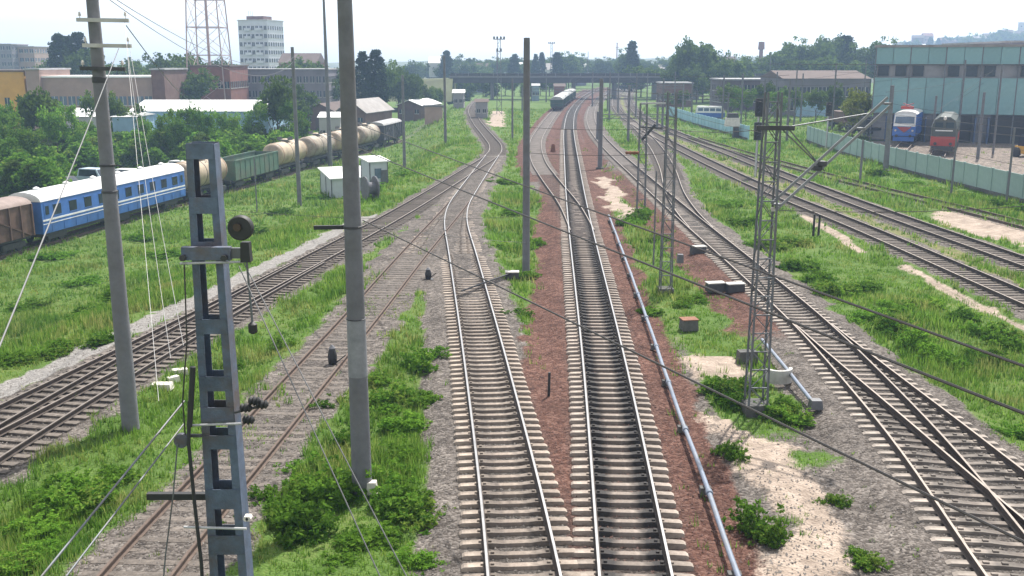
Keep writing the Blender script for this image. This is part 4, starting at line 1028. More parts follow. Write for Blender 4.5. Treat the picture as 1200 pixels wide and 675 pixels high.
def box_wagon(y0, y1, label, body_m, roof_m, zt, zr, cat='goods wagon', open_=False, name='goods_wagon', x=None):
    loc, rz, L = on_wagon_line(y0, y1); h = L / 2 - 0.3
    rt = root(name, label, cat, loc, rz)
    if open_:
        mb = MB().box((1.5, 0, (1.1 + zt) / 2), (0.06, 2 * h, zt - 1.1)).box((-1.5, 0, (1.1 + zt) / 2), (0.06, 2 * h, zt - 1.1)).box((0, -h, (1.1 + zt) / 2), (2.9, 0.06, zt - 1.1)).box((0, h, (1.1 + zt) / 2), (2.9, 0.06, zt - 1.1)).box((0, 0, 1.2), (2.9, 2 * h - 0.1, 0.1))
        part('body', mb, body_m, rt)
        part('top_rim', MB().box((1.5, 0, zt), (0.16, 2 * h, 0.14)).box((-1.5, 0, zt), (0.16, 2 * h, 0.14)), body_m, rt)
    else:
        part('body', MB().box((0, 0, (1.1 + zt) / 2), (2.9, 2 * h, zt - 1.1)), body_m, rt)
        part('roof', extrude(arch(1.52, zt + 0.002, zr), -h - 0.08, h + 0.08), roof_m, rt, True)
        for sx in (-1, 1): part('sliding_door', MB().box((sx * 1.47, 0, (1.1 + zt) / 2), (0.08, 2.2, zt - 1.4)), body_m, rt)
    nr = max(6, int(L / 1.35))
    for sx in (-1, 1):
        for i in range(nr + 1):
            y = -h + 2 * h * i / nr
            part('rib', MB().box((sx * 1.52, y, (1.1 + zt) / 2), (0.12, 0.13, zt - 1.12)), body_m, rt)
        if not open_:
            for s in (-1, 1):
                part('diagonal', MB().bar((sx * 1.5, s * 1.4, zt - 0.1), (sx * 1.5, s * (h - 0.4), 1.2), 0.1, 0.12), body_m, rt)
    part('underframe', MB().box((0, 0, 0.98), (2.4, 2 * h, 0.22)), steel_dark, rt)
    bogies(rt, h, 1.9)
    return rt
box_wagon(63.8, 78.4, 'dark brown covered wagon with ribbed sides at the left edge', wagon_brown, wagon_roof, 3.6, 4.15)
passenger_coach(78.9, 103.2, 'blue passenger coach with white roof and white stripe')
tank_wagon(103.6, 114.4, 'cream tank wagon right behind the blue coach, seen past the near mast')
box_wagon(114.7, 128.0, 'dark green open gondola wagon with vertical ribs', gondola_green, None, 3.35, 0, open_=True, name='gondola_wagon')
for i in range(4):
    tank_wagon(128.4 + i * 11.2, 128.4 + i * 11.2 + 10.9, 'cream tank wagon, %s one beyond the green gondola' % nth(i), (None, tank_dull, None, tank_dull)[i])
box_wagon(173.3, 186.5, 'nearly black covered wagon at the far end of the goods train', wagon_dark, roof_grey, 3.7, 4.3)

# coach standing on the branch by the bridge
_B = TR['branch']
def coach_far(y0, y1, label, body_m, roof_m):
    x0 = np.interp(y0, _B[:, 1], _B[:, 0]); x1 = np.interp(y1, _B[:, 1], _B[:, 0])
    L = math.hypot(x1 - x0, y1 - y0); h = L / 2 - 0.4
    rt = root('covered_wagon', label, 'goods wagon', ((x0 + x1) / 2, (y0 + y1) / 2, 0), math.atan2(y1 - y0, x1 - x0) - math.pi / 2, 'wagons of the distant train')
    part('body', MB().box((0, 0, 1.65), (2.8, 2 * h, 1.5)), body_m, rt)
    part('roof', extrude(arch(1.43, 2.402, 3.15), -h - 0.05, h + 0.05), roof_m, rt, True)
    for i in range(10):
        for sx in (-1, 1): part('rib', MB().box((sx * 1.42, -h + 0.8 + (2 * h - 1.6) * i / 9, 1.65), (0.08, 0.14, 1.48)), body_m, rt)
    part('coupler', MB().box((0, -h - 0.25, 0.95), (0.3, 0.6, 0.3)), steel_dark, rt)
    part('underframe', MB().box((0, 0, 0.75), (2.5, 2 * h, 0.35)), steel_dark, rt)
    bogies(rt, h, 3)
slate_pale = mat('roof_palegrey', (0.36, 0.37, 0.37), 0.7, 0.25, 0.6, dirt=(0.15, 0.16, 0.15), dirt_amt=0.8)
dk_green = mat('coach_dark_green', (0.03, 0.07, 0.06), 0.6, 0.2, 1)
for i in range(4):
    coach_far(232 + i * 19, 232 + i * 19 + 18.4, ('dark green wagon with pale roof at the near end of the distant train', 'second wagon of the distant train near the bridge', 'third wagon of the distant train near the bridge', 'last wagon of the distant train, before the bridge')[i], dk_green, slate_pale)

# locomotives in front of the depot, facing the viewer
loco_blue = mat('loco_blue', (0.035, 0.13, 0.46), 0.4, 0.12, 1)
loco_red = mat('loco_red', (0.36, 0.04, 0.03), 0.45, 0.15, 1)
loco_green = mat('loco_green', (0.065, 0.075, 0.07), 0.5, 0.2, 1)
X, Y = gp(1058, 168)
lo = root('electric_locomotive', 'blue locomotive with white cab front and red chevron by the depot', 'locomotive', (X, Y, 0), R(-26))
Ll = 17.0
part('body', MB().loft([[(-1.5, y, z0), (1.5, y, z0), (1.5, y, 2.3), (1.45, y + dy, 3.9), (-1.45, y + dy, 3.9), (-1.5, y, 2.3)] for y, z0, dy in ((0.0, 1.0, 0.45), (Ll, 1.0, 0.0))]), loco_blue, lo)
part('cab_front', MB().add([(-1.42, -0.03, 2.32), (1.42, -0.03, 2.32), (1.38, 0.42, 3.95), (-1.38, 0.42, 3.95), (-1.42, 0.02, 2.3), (1.42, 0.02, 2.3), (1.38, 0.47, 3.93), (-1.38, 0.47, 3.93)], [(0, 1, 2, 3), (4, 7, 6, 5), (0, 4, 5, 1), (1, 5, 6, 2), (2, 6, 7, 3), (3, 7, 4, 0)]), coach_white, lo)
part('windshield', MB().add([(-1.25, 0.05, 2.72), (1.25, 0.05, 2.72), (1.2, 0.30, 3.62), (-1.2, 0.30, 3.62), (-1.25, 0.12, 2.70), (1.25, 0.12, 2.70), (1.2, 0.37, 3.6), (-1.2, 0.37, 3.6)], [(0, 1, 2, 3), (4, 7, 6, 5), (0, 4, 5, 1), (1, 5, 6, 2), (2, 6, 7, 3), (3, 7, 4, 0)]), glass_blue, lo)
part('chevron', MB().add([(-0.95, -0.05, 2.22), (0, -0.05, 1.45), (0.95, -0.05, 2.22), (-0.95, 0.0, 2.22), (0, 0.0, 1.45), (0.95, 0.0, 2.22)], [(0, 1, 2), (3, 5, 4), (0, 3, 4, 1), (1, 4, 5, 2), (2, 5, 3, 0)]), loco_red, lo)
part('roof', MB().loft([[(x, y, z) for x, z in arch(1.46, 3.902, 4.35, 7)] for y in (0.5, Ll)]), coach_white, lo, True)
part('roof_gear', MB().box((0, 2.6, 4.75), (1.6, 1.2, 0.35)).bar((-0.7, 2.2, 4.9), (0.7, 3.6, 5.3), 0.08).bar((0.7, 2.2, 4.9), (-0.7, 3.6, 5.3), 0.08), loco_red, lo)
for sx in (-1, 1):
    part('headlight', MB().cyl((sx * 1.1, -0.02, 1.75), (sx * 1.1, -0.1, 1.75), 0.14, n=12), white_stone, lo)
    part('buffer', MB().cyl((sx * 0.88, 0.0, 1.05), (sx * 0.88, -0.5, 1.05), 0.1, 0.2, 12), steel_dark, lo)
part('plough', MB().box((0, 0.1, 0.6), (2.7, 0.4, 0.6)), loco_blue, lo)
bogies(MB and lo, 0.1, 0) if False else None
part('underframe', MB().box((0, Ll / 2, 0.7), (2.4, Ll - 0.8, 0.6)), steel_dark, lo)
for yy in (1.6, 4.4, Ll - 4.4, Ll - 1.6):
    for sx in (-0.8, 0.8): part('wheel', MB().lathe([(0.6, -0.07), (0.6, 0.07)], 16, (sx, yy, 0.6), 'x'), steel_dark, lo)
X, Y = gp(1104, 178)
ld = root('diesel_locomotive', 'dark green locomotive with red lower front right of the blue one', 'locomotive', (X, Y, 0), R(-25))
part('body', MB().loft([[(x * k, y, z) for x, z in [(-1.5, 1.9), (1.5, 1.9), (1.5, 3.1), (1.25, 3.9), (0.6, 4.3), (-0.6, 4.3), (-1.25, 3.9), (-1.5, 3.1)]] for y, k in ((0.0, 0.93), (0.4, 1.0), (15, 1.0))]), loco_green, ld)
part('red_front', MB().loft([[(x * k, y, z) for x, z in [(-1.5, 0.75), (1.5, 0.75), (1.5, 1.898), (-1.5, 1.898)]] for y, k in ((-0.25, 0.95), (0.3, 1.0), (15, 1.0))]), loco_red, ld)
for sx in (-1, 1):
    part('windshield', MB().box((sx * 0.62, -0.02, 3.3), (0.9, 0.08, 0.62)), glass_dark, ld)
    part('buffer', MB().cyl((sx * 0.88, -0.25, 1.05), (sx * 0.88, -0.75, 1.05), 0.1, 0.2, 12), steel_dark, ld)
part('stripe', MB().box((0, -0.03, 2.62), (2.0, 0.07, 0.14)), coach_white, ld)
part('headlight', MB().cyl((0, 0.2, 4.15), (0, -0.1, 4.1), 0.2, n=12), white_stone, ld)
part('plough', MB().box((0, -0.1, 0.42), (2.4, 0.3, 0.5), taper=1.0), steel_dark, ld)
for yy in (1.6, 3.8, 11, 13.2):
    for sx in (-0.8, 0.8): part('wheel', MB().lathe([(0.52, -0.07), (0.52, 0.07)], 16, (sx, yy, 0.52), 'x'), steel_dark, ld)
for nm_, x0 in (('a', 1058), ('b', 1104)):
    X, Y = gp(x0, 172)
    rt = tag(link('railway_track', None), kind='structure')
    t_ = np.linspace(-14, 26, 30); a_ = np.c_[X + t_ * math.sin(R(25)), Y + t_ * math.cos(R(25))]
    for off in (-0.798, 0.798): make_rail(a_, off, [rail_side, rail_top_rusty], rt)
# dark wagons parked left of the blue locomotive behind the fence
for i, (px, py, m) in enumerate(((1012, 158, wagon_dark), (987, 150, wagon_brown))):
    X, Y = gp(px, py); rt = root('goods_wagon', ('dark flat wagon behind the fence left of the blue locomotive', 'brown flat wagon farther left behind the fence')[i], 'goods wagon', (X, Y, 0), 0.05)
    part('deck', MB().box((0, 0, 1.2), (2.8, 9, 0.4)), m, rt)
    part('load', MB().box((0, 0, 2.1), (2.4, 7.4, 1.4), taper=0.9), m, rt)
    bogies(rt, 4.5, 1.6)

# ------------------------------------------------------------------ road vehicles
def car(name, X, Y, rz, L, W, H, hood, body_m, label, cat):
    rt = root(name, label, cat, (X, Y, GZ0 + drop1(X, Y)), rz); w = W / 2; h = L / 2; b0 = 0.3; wl = H * 0.55
    part('body', MB().loft([[(-w, y, z0), (w, y, z0), (w, y, z1), (-w, y, z1)] for y, z0, z1 in ((-h, 0.45, wl * 0.8), (-h + 0.25, b0, wl * 0.95), (h - 0.3, b0, wl), (h, 0.45, wl * 0.85))]), body_m, rt)
    part('cabin', MB().loft([[(-w * 0.95, -h + hood, wl), (w * 0.95, -h + hood, wl), (w * 0.95, h - 0.35, wl), (-w * 0.95, h - 0.35, wl)], [(-w * 0.82, -h + hood + 0.6, H), (w * 0.82, -h + hood + 0.6, H), (w * 0.82, h - 0.6, H), (-w * 0.82, h - 0.6, H)]]), body_m, rt)
    for sx in (-1, 1):
        part('window', MB().loft([[(sx * (w * 0.93 + 0.02), -h + hood + 0.35, wl + 0.06), (sx * (w * 0.93 + 0.02), h - 0.6, wl + 0.06)], [(sx * (w * 0.84 + 0.02), -h + hood + 0.7, H - 0.1), (sx * (w * 0.84 + 0.02), h - 0.75, H - 0.1)]], closed=False, caps=False), glass_dark, rt)
        for s in (-1, 1): part('wheel', MB().lathe([(0.33, -0.1), (0.33, 0.1)], 14, (sx * (w - 0.08), s * (h - 0.75), 0.33), 'x'), black, rt)
    part('windshield', MB().loft([[(-w * 0.85, -h + hood + 0.02, wl + 0.04), (w * 0.85, -h + hood + 0.02, wl + 0.04)], [(-w * 0.76, -h + hood + 0.52, H - 0.08), (w * 0.76, -h + hood + 0.52, H - 0.08)]], closed=False, caps=False), glass_dark, rt)
paleblue = mat('van_paleblue', (0.42, 0.52, 0.62), 0.35, 0.08, 1)
carwhite = mat('car_white', (0.66, 0.66, 0.66), 0.35, 0.06, 1)
q_ = gpt(113, 213); car('parked_van', q_[0], q_[1], 1.2, 4.8, 2.0, 2.1, 0.9, paleblue, 'pale blue van parked behind the blue coach', 'van')
q_ = gpt(153, 210); car('parked_car', q_[0], q_[1], 1.35, 4.4, 1.8, 1.75, 1.1, carwhite, 'white car parked behind the blue coach, right of the van', 'car')
q_ = gpt(214, 198); car('parked_car', q_[0], q_[1], 1.3, 4.4, 1.8, 1.6, 1.2, carwhite, 'white car parked left of the near mast top', 'car')
q_ = gpt(80, 217); car('parked_car', q_[0], q_[1], 1.3, 4.4, 1.8, 1.5, 1.2, wagon_dark, 'dark red-brown car parked left of the pale blue van', 'car')
q_ = gp(832, 137); 
rt = root('parked_bus', 'small blue and white bus beyond the blue fence', 'bus', (q_[0], q_[1], GZ0), 1.25)
part('body', MB().loft([[(-1.2, y, 0.4), (1.2, y, 0.4), (1.2, y, 1.3), (-1.2, y, 1.3)] for y in (-2.9, 2.9)]), loco_blue, rt)
part('cabin', MB().loft([[(-1.19, -2.85, 1.302), (1.19, -2.85, 1.302), (1.19, 2.85, 1.302), (-1.19, 2.85, 1.302)], [(-1.05, -2.4, 2.6), (1.05, -2.4, 2.6), (1.05, 2.6, 2.6), (-1.05, 2.6, 2.6)]]), coach_white, rt)
for sx in (-1, 1):
    for k in range(4): part('window', MB().box((sx * 1.13, -1.8 + k * 1.2, 1.95), (0.08, 1.0, 0.6)), glass_blue, rt)
    for s in (-1, 1): part('wheel', MB().lathe([(0.42, -0.12), (0.42, 0.12)], 14, (sx * 1.05, s * 1.8, 0.42), 'x'), black, rt)
q_ = gp(1199, 180)
rt = root('yellow_loader', 'yellow machine at the right edge of the depot yard', 'machine', (q_[0] + 0.8, q_[1], GZ0), 0.4)
yel = mat('machine_yellow', (0.6, 0.32, 0.03), 0.5, 0.15, 1)
part('chassis', MB().box((0, 0, 0.9), (2.0, 3.2, 0.9), taper=0.9), yel, rt); part('cab', MB().box((0, 0.5, 2.0), (1.5, 1.4, 1.3), taper=0.85), glass_dark, rt)
part('bucket', MB().box((-0.1, -2.2, 0.6), (2.2, 0.8, 0.8), taper=0.6), steel_dark, rt)
for sx in (-1, 1):
    for s in (-1, 1): part('wheel', MB().lathe([(0.6, -0.2), (0.6, 0.2)], 14, (sx * 1.0, s * 1.1, 0.6), 'x'), black, rt)

# ------------------------------------------------------------------ buildings
def hip(mb, x0, x1, y0, y1, z0, z1, over=0.3, gable=True):
    ym = (y0 + y1) / 2; x0 -= over; x1 += over; y0 -= over; y1 += over
    i = 0 if gable else (y1 - y0) / 2
    v = [(x0, y0, z0), (x1, y0, z0), (x1, y1, z0), (x0, y1, z0), (x0 + i, ym, z1), (x1 - i, ym, z1)]
    return mb.add(v, [(0, 1, 5, 4), (2, 3, 4, 5), (1, 2, 5), (3, 0, 4), (3, 2, 1, 0)])
_wm = {}
def wins(rt, xs_, zs_, y, w, h, m, side='y', frame=None):
    key = (round(w, 2), round(h, 2), m.name, side)
    if key not in _wm:
        mb = MB().box((0, 0, 0), (w, 0.1, h)) if side == 'y' else MB().box((0, 0, 0), (0.1, w, h))
        mb.box((0, 0, 0), (0.09 * w, 0.14, h) if side == 'y' else (0.14, 0.09 * w, h), mi=1)
        mb.box((0, 0, -h / 2 - 0.06), (w + 0.2, 0.22, 0.12) if side == 'y' else (0.22, w + 0.2, 0.12), mi=1)
        _wm[key] = mb.mesh('window', [m, frame or concrete_pale])
    for z in zs_:
        for x in xs_:
            link('window', _wm[key], rt, (x, y, z) if side == 'y' else (y, x, z))
def building(name, px0, px1, Y, ytop, depth, wall_m, label, rise=0.0, roof_m=None, flat=True, rows=None, cols=0, ww=1.2, wh=1.4, wm=None, rz=0.0, cat='building', group=None, yz=None, base=-0.6):
    a = at(px0, 100, Y); b_ = at(px1, 100, Y); cx = (a.x + b_.x) / 2; W = b_.x - a.x
    base = base + drop1(cx, Y)
    rt = root(name, label, cat, (cx, Y + depth / 2, base), rz, group); H = zy(ytop, Y) - base
    hb = H - rise
    part('wall', MB().box((0, 0, hb / 2), (W, depth, hb)), wall_m, rt)
    if flat: part('roof', MB().box((0, 0, hb + 0.15), (W + 0.5, depth + 0.5, 0.3)), roof_m or roof_grey, rt)
    else: part('roof', hip(MB(), -W / 2, W / 2, -depth / 2, depth / 2, hb + 0.002, H + 0.0), roof_m or roof_grey, rt)
    if rows and cols:
        xs_ = [-W / 2 + W * (i + 0.5) / cols for i in range(cols)]
        wins(rt, xs_, [r_ * hb for r_ in rows], -depth / 2, ww, wh, wm or glass_dark)
        cs = max(1, int(depth / (W / cols)))
        for sx in (-1, 1):
            wins(rt, [-depth / 2 + depth * (i + 0.5) / cs for i in range(cs)], [r_ * hb for r_ in rows], sx * W / 2, ww, wh, wm or glass_dark, 'x')
    return rt, W, hb
ochre = mat('wall_ochre', (0.62, 0.33, 0.06), 0.9, 0.12, 0.5, dirt=(0.5, 0.3, 0.1))
pinkish = mat('wall_pink', (0.34, 0.235, 0.20), 0.9, 0.15, 0.5, dirt=(0.28, 0.22, 0.2))
brick_red = mat('wall_red_brick', (0.21, 0.085, 0.065), 0.9, 0.2, 0.8, dirt=(0.13, 0.07, 0.06))
brick_brown = mat('wall_brown', (0.13, 0.07, 0.06), 0.9, 0.25, 0.8, dirt=(0.2, 0.14, 0.12))
pale_wall = mat('wall_pale', (0.52, 0.51, 0.52), 0.9, 0.1, 0.4, dirt=(0.40, 0.39, 0.4))
grey_wall = mat('wall_grey', (0.27, 0.265, 0.28), 0.9, 0.15, 0.5, dirt=(0.2, 0.19, 0.2))
lilac_wall = mat('wall_lilac', (0.17, 0.155, 0.18), 0.9, 0.2, 0.3, dirt=(0.17, 0.15, 0.17))
white_roof = mat('roof_white', (0.72, 0.72, 0.72), 0.7, 0.08, 0.3, dirt=(0.5, 0.49, 0.48), dirt_amt=0.4)
blue_wall = mat('wall_lightblue', (0.30, 0.46, 0.60), 0.8, 0.12, 0.5)
brown_roof = mat('roof_brown', (0.10, 0.07, 0.06), 0.9, 0.2, 0.5)
slate_roof = mat('roof_slate', (0.30, 0.28, 0.27), 0.9, 0.2, 0.6, dirt=(0.2, 0.17, 0.15))

building('ochre_building', -60, 29, 200, 84, 14, ochre, 'ochre yellow building with dark roof at the left edge', roof_m=brown_roof, rows=(0.55,), cols=6, ww=1.0, wh=1.6)
building('pink_building', 31, 47, 199, 82, 14, pinkish, 'narrow pinkish end block between the ochre and long buildings', roof_m=roof_grey, rows=(0.45,), cols=1)
rt, W, hb = building('long_building', 47.5, 178, 200, 91, 16, pinkish, 'long low pinkish building with a row of wide windows', roof_m=white_roof, rows=(0.62,), cols=13, ww=1.35, wh=1.7, wm=glass_blue)
part('window_band_sill', MB().box((0, -8.1, hb * 0.42), (W, 0.3, 0.25)), white_roof, rt)
building('brick_building', 178, 193, 198, 82, 14, brick_brown, 'brownish brick tower block at the right end of the long building', roof_m=roof_grey, rows=(0.5,), cols=2)
building('white_shed', 74, 112, 168, 128, 10, pale_wall, 'low white-roofed shed left of the cross-arm pole', rise=1.2, roof_m=white_roof, flat=False, rows=(0.5,), cols=4, ww=0.9, wh=0.9)
building('long_shed', 150, 312, 170, 119, 16, blue_wall, 'long low shed with wide white roof and light blue wall', rise=1.6, roof_m=white_roof, flat=False, rows=(0.5,), cols=14, ww=0.9, wh=0.9)
building('blue_shed', 128, 156, 158, 133, 8, blue_wall, 'small light blue shed right of the cross-arm pole', rise=0.5, roof_m=white_roof, flat=False, rows=(0.5,), cols=3, ww=0.9, wh=0.9)
building('red_building', 224, 270, 232, 78, 16, brick_red, 'dark red brick building at the foot of the radio tower', roof_m=brown_roof, rows=(0.35, 0.7), cols=6, ww=1.0, wh=1.5)
building('grey_building', 272, 385, 250, 82, 18, lilac_wall, 'long grey three-storey building below the apartment tower', roof_m=roof_grey, rows=(0.25, 0.55, 0.82), cols=15, ww=1.0, wh=1.5)
# apartment tower
rt, W, hb = building('apartment_tower', 286, 323, 352, 24, 12, mat('tower_white', (0.60, 0.62, 0.68), 0.9, 0.08, 0.4, dirt=(0.46, 0.47, 0.52)), 'tall pale apartment tower on the skyline left of centre', roof_m=pale_wall, rows=[(i + 0.6) / 10.5 for i in range(10)], cols=7, ww=1.0, wh=1.3, rz=R(-14))
part('roof_house', MB().box((-0.5, 0, hb + 0.9), (6.5, 6, 1.4)), brick_brown, rt)
for k in range(10):
    for x in (-1.8, 2.4): part('balcony', MB().box((x, -6.3, (k + 0.42) / 10.5 * hb), (2.4, 0.7, 0.9)), MATS['tower_white'], rt)
for x in (-4.4, -3.6, -3.0): part('antenna', MB().bar((x, 0, hb + 0.3), (x, 0, hb + 3.6), 0.09), steel_grey, rt)
building('flat_block', -30, 18, 400, 52, 14, lilac_wall, 'blue-grey block of flats at the far left skyline', rows=[(i + 0.55) / 7 for i in range(7)], cols=7, ww=1.4, wh=1.4)
building('flat_block', 20, 44, 405, 55, 14, pinkish, 'pinkish block of flats right of the blue-grey one', rows=[(i + 0.55) / 6 for i in range(6)], cols=4, ww=1.4, wh=1.4)
building('red_house', 328, 372, 320, 62, 14, brick_red, 'far reddish house between apartment tower and lighting column', rise=3, flat=False, roof_m=brown_roof, rows=(0.4, 0.75), cols=5)
# barns behind the wagons
def barn(px0, px1, py, depth, hw_, hr, rz, wall_m, roof_m, label, name='barn'):
    X0, Y0, dz = gpt((px0 + px1) / 2, py); W = gp(px1, py, dz)[0] - gp(px0, py, dz)[0]
    rt = root(name, label, 'barn', (X0, Y0 + depth / 2, -0.6 + dz), rz)
    part('wall', MB().add([(-W / 2, -depth / 2, 0), (W / 2, -depth / 2, 0), (W / 2, depth / 2, 0), (-W / 2, depth / 2, 0), (-W / 2, -depth / 2, hw_), (W / 2, -depth / 2, hw_), (W / 2, depth / 2, hw_), (-W / 2, depth / 2, hw_), (0, -depth / 2, hr - 0.02), (0, depth / 2, hr - 0.02)],
         [(0, 1, 5, 8, 4), (1, 2, 6, 5), (2, 3, 7, 9, 6), (3, 0, 4, 7), (4, 8, 9, 7), (8, 5, 6, 9)]), wall_m, rt)
    t = 0.12
    for s in (-1, 1):
        e = 0.5; zx = hw_ - (hr - hw_) * e / (W / 2)
        part('roof_slope', MB().add([(0, -depth / 2 - e, hr + t), (s * (W / 2 + e), -depth / 2 - e, zx + t), (s * (W / 2 + e), depth / 2 + e, zx + t), (0, depth / 2 + e, hr + t), (0, -depth / 2 - e, hr), (s * (W / 2 + e), -depth / 2 - e, zx), (s * (W / 2 + e), depth / 2 + e, zx), (0, depth / 2 + e, hr)],
             [(0, 1, 2, 3), (7, 6, 5, 4), (0, 4, 5, 1), (1, 5, 6, 2), (2, 6, 7, 3), (3, 7, 4, 0)]), roof_m, rt)
    part('door', MB().box((0, -depth / 2 - 0.02, 1.3), (2.2, 0.08, 2.6)), brown_roof, rt)
    wins(rt, [-W * 0.33, W * 0.33], [hw_ * 0.6], -depth / 2, 1.0, 1.0, glass_dark)
    return rt
barn(404, 440, 152, 16, 4.4, 6.8, R(-14), brick_brown, slate_roof, 'dark brick barn with grey roof behind the tank wagons')
barn(360, 402, 150, 14, 3.9, 5.8, R(-8), brick_brown, brown_roof, 'darker low brick barn left of the grey-roofed one')
barn(474, 503, 139, 14, 4.0, 5.2, R(-16), brick_brown, white_roof, 'brick shed with bright pale roof right of the barns')
building('annex', 372, 397, 176, 132, 6, pale_wall, 'low pale annex with white roof behind the lighting column', rise=0.8, flat=False, roof_m=white_roof, rows=(0.5,), cols=3, ww=0.8, wh=0.8)
building('brick_wall', 497, 518, 205, 125, 0.5, pinkish, 'low brick wall running right from the pale-roofed shed', roof_m=concrete, cat='wall')
# white metal sheds by the left tracks
def metal_shed(px, py, sx, sy, h0, h1, rz, label, m, nrib):
    X, Y, dz = gpt(px, py); rt = root('metal_shed', label, 'shed', (X, Y, GZ0 + dz), rz, 'white metal sheds')
    part('wall', MB().add([(0, 0, -1.5), (sx, 0, -1.5), (sx, sy, -1.5), (0, sy, -1.5), (0, 0, h0), (sx, 0, h0), (sx, sy, h1), (0, sy, h1)], [(3, 2, 1, 0), (4, 5, 6, 7), (0, 1, 5, 4), (1, 2, 6, 5), (2, 3, 7, 6), (3, 0, 4, 7)]), m, rt)
    part('roof', MB().add([(-0.25, -0.3, h0 + 0.02), (sx + 0.25, -0.3, h0 + 0.02), (sx + 0.25, sy + 0.3, h1 + 0.02), (-0.25, sy + 0.3, h1 + 0.02), (-0.25, -0.3, h0 + 0.14), (sx + 0.25, -0.3, h0 + 0.14), (sx + 0.25, sy + 0.3, h1 + 0.14), (-0.25, sy + 0.3, h1 + 0.14)], [(3, 2, 1, 0), (4, 5, 6, 7), (0, 1, 5, 4), (1, 2, 6, 5), (2, 3, 7, 6), (3, 0, 4, 7)]), white_roof, rt)
    for x in np.linspace(0, sx, nrib): part('rib', MB().box((x, -0.03, h0 / 2), (0.07, 0.06, h0)), steel_grey, rt)
    for y in np.linspace(0, sy, nrib): part('rib', MB().box((-0.03, y, h0 / 2 - 0.5), (0.06, 0.07, h0 + 1)), steel_grey, rt)
    part('window', MB().box((sx * 0.45, -0.04, h0 * 0.6), (0.7, 0.06, 1.0)), glass_blue, rt)
    part('door', MB().box((sx * 0.8, -0.04, 1.0), (0.8, 0.06, 2.0)), steel_grey, rt)
shed_pale = mat('shed_pale', (0.50, 0.54, 0.60), 0.6, 0.1, 0.8, dirt=(0.38, 0.38, 0.38))
metal_shed(389, 226, 4.6, 6.0, 2.0, 2.6, R(22), 'left lower white metal shed with pale roof in front of the tank wagons', shed_pale, 3)
metal_shed(434, 216, 1.9, 2.6, 2.8, 3.1, R(28), 'right taller white metal shed with a window', shed_pale, 2)
q_ = gp(428, 214); mb = MB()
thing('cable_drum', MB().lathe([(1.0, -0.5), (1.0, -0.4), (0.5, -0.39), (0.5, 0.39), (1.0, 0.4), (1.0, 0.5)], 20, (0, 0, 1.0), 'x'), concrete, 'grey cable drum in front of the white metal sheds', 'cable drum', loc=(gpt(434, 228)[0], gpt(434, 228)[1], GZ0 + gpt(434, 228)[2]), rz=0.5)
# small huts in the middle distance
building('dark_hut', 557, 571, 205, 116, 4, grey_wall, 'small dark hut left of the red ballast before the bridge', rise=0.6, flat=False, roof_m=brown_roof, rows=(0.5,), cols=2, ww=0.6, wh=0.7)
building('white_hut', 531, 543, 252, 105, 6, grey_wall, 'small white-roofed hut under the left end of the bridge', rise=0.8, flat=False, roof_m=white_roof, rows=(0.5,), cols=2, ww=0.7, wh=0.8)
building('blue_hut', 624, 632, 300, 98, 6, mat('wall_dullblue', (0.20, 0.27, 0.33), 0.9, 0.2, 0.5), 'pale blue hut right of the dark pole beneath the bridge', rise=0.6, flat=False, roof_m=roof_grey, rows=(0.5,), cols=2, ww=0.8, wh=0.8)
building('rusty_hut', 650, 662, 300, 98, 6, brick_red, 'small rusty hut behind the distant train', rise=0.8, flat=False, roof_m=brown_roof, rows=(0.5,), cols=1, ww=0.7, wh=0.8)
# bridge
bg_steel = mat('bridge_steel', (0.055, 0.055, 0.065), 0.8, 0.2, 0.3, dirt=(0.08, 0.075, 0.08))
YB = 315
xl, xr = at(528, 90, YB).x, at(960, 90, YB).x
br = root('road_bridge', 'long dark road bridge crossing all the tracks in the distance', 'bridge', ((xl + xr) / 2, YB, 0))
Wb = xr - xl
part('deck', MB().box((0, 0, 6.35), (Wb, 9, 0.5)), concrete, br)
for s in (-1, 1):
    part('girder', MB().box((0, s * 4.1, 5.35), (Wb, 0.5, 1.5)), bg_steel, br)
    part('parapet', MB().box((0, s * 4.4, 7.0), (Wb, 0.15, 0.75)), bg_steel, br)
    for i in range(30): part('railing_post', MB().box((-Wb / 2 + Wb * (i + 0.5) / 30, s * 4.55, 6.9), (0.2, 0.2, 1.3)), concrete, br)
for i in range(10):
    x = -Wb / 2 + Wb * (i + 0.02) / 9.05
    part('pier', MB().box((x, 0, 2.2), (1.0, 7.5, 5.2), taper=0.9), concrete, br)
for i in range(4): part('lamp_post', MB().bar((-Wb / 2 + Wb * (i + 0.5) / 4, 4.3, 6.6), (-Wb / 2 + Wb * (i + 0.5) / 4, 4.3, 14), 0.16), steel_grey, br)
# embankment carrying the road to the bridge at the left
mb = MB(); secs = []
for x, h_ in ((xl - 160, 2.2), (xl - 60, 4.2), (xl + 1, 6.0)):
    secs.append([(x, YB - 16, -0.6), (x, YB - 5, h_), (x, YB + 5, h_), (x, YB + 16, -0.6)])
mb.loft(secs)
soil_m = mat('embankment_soil', (0.10, 0.11, 0.05), 0.95, 0.3, 0.2)
tag(link('embankment', mb.mesh('embankment', soil_m)), kind='structure')
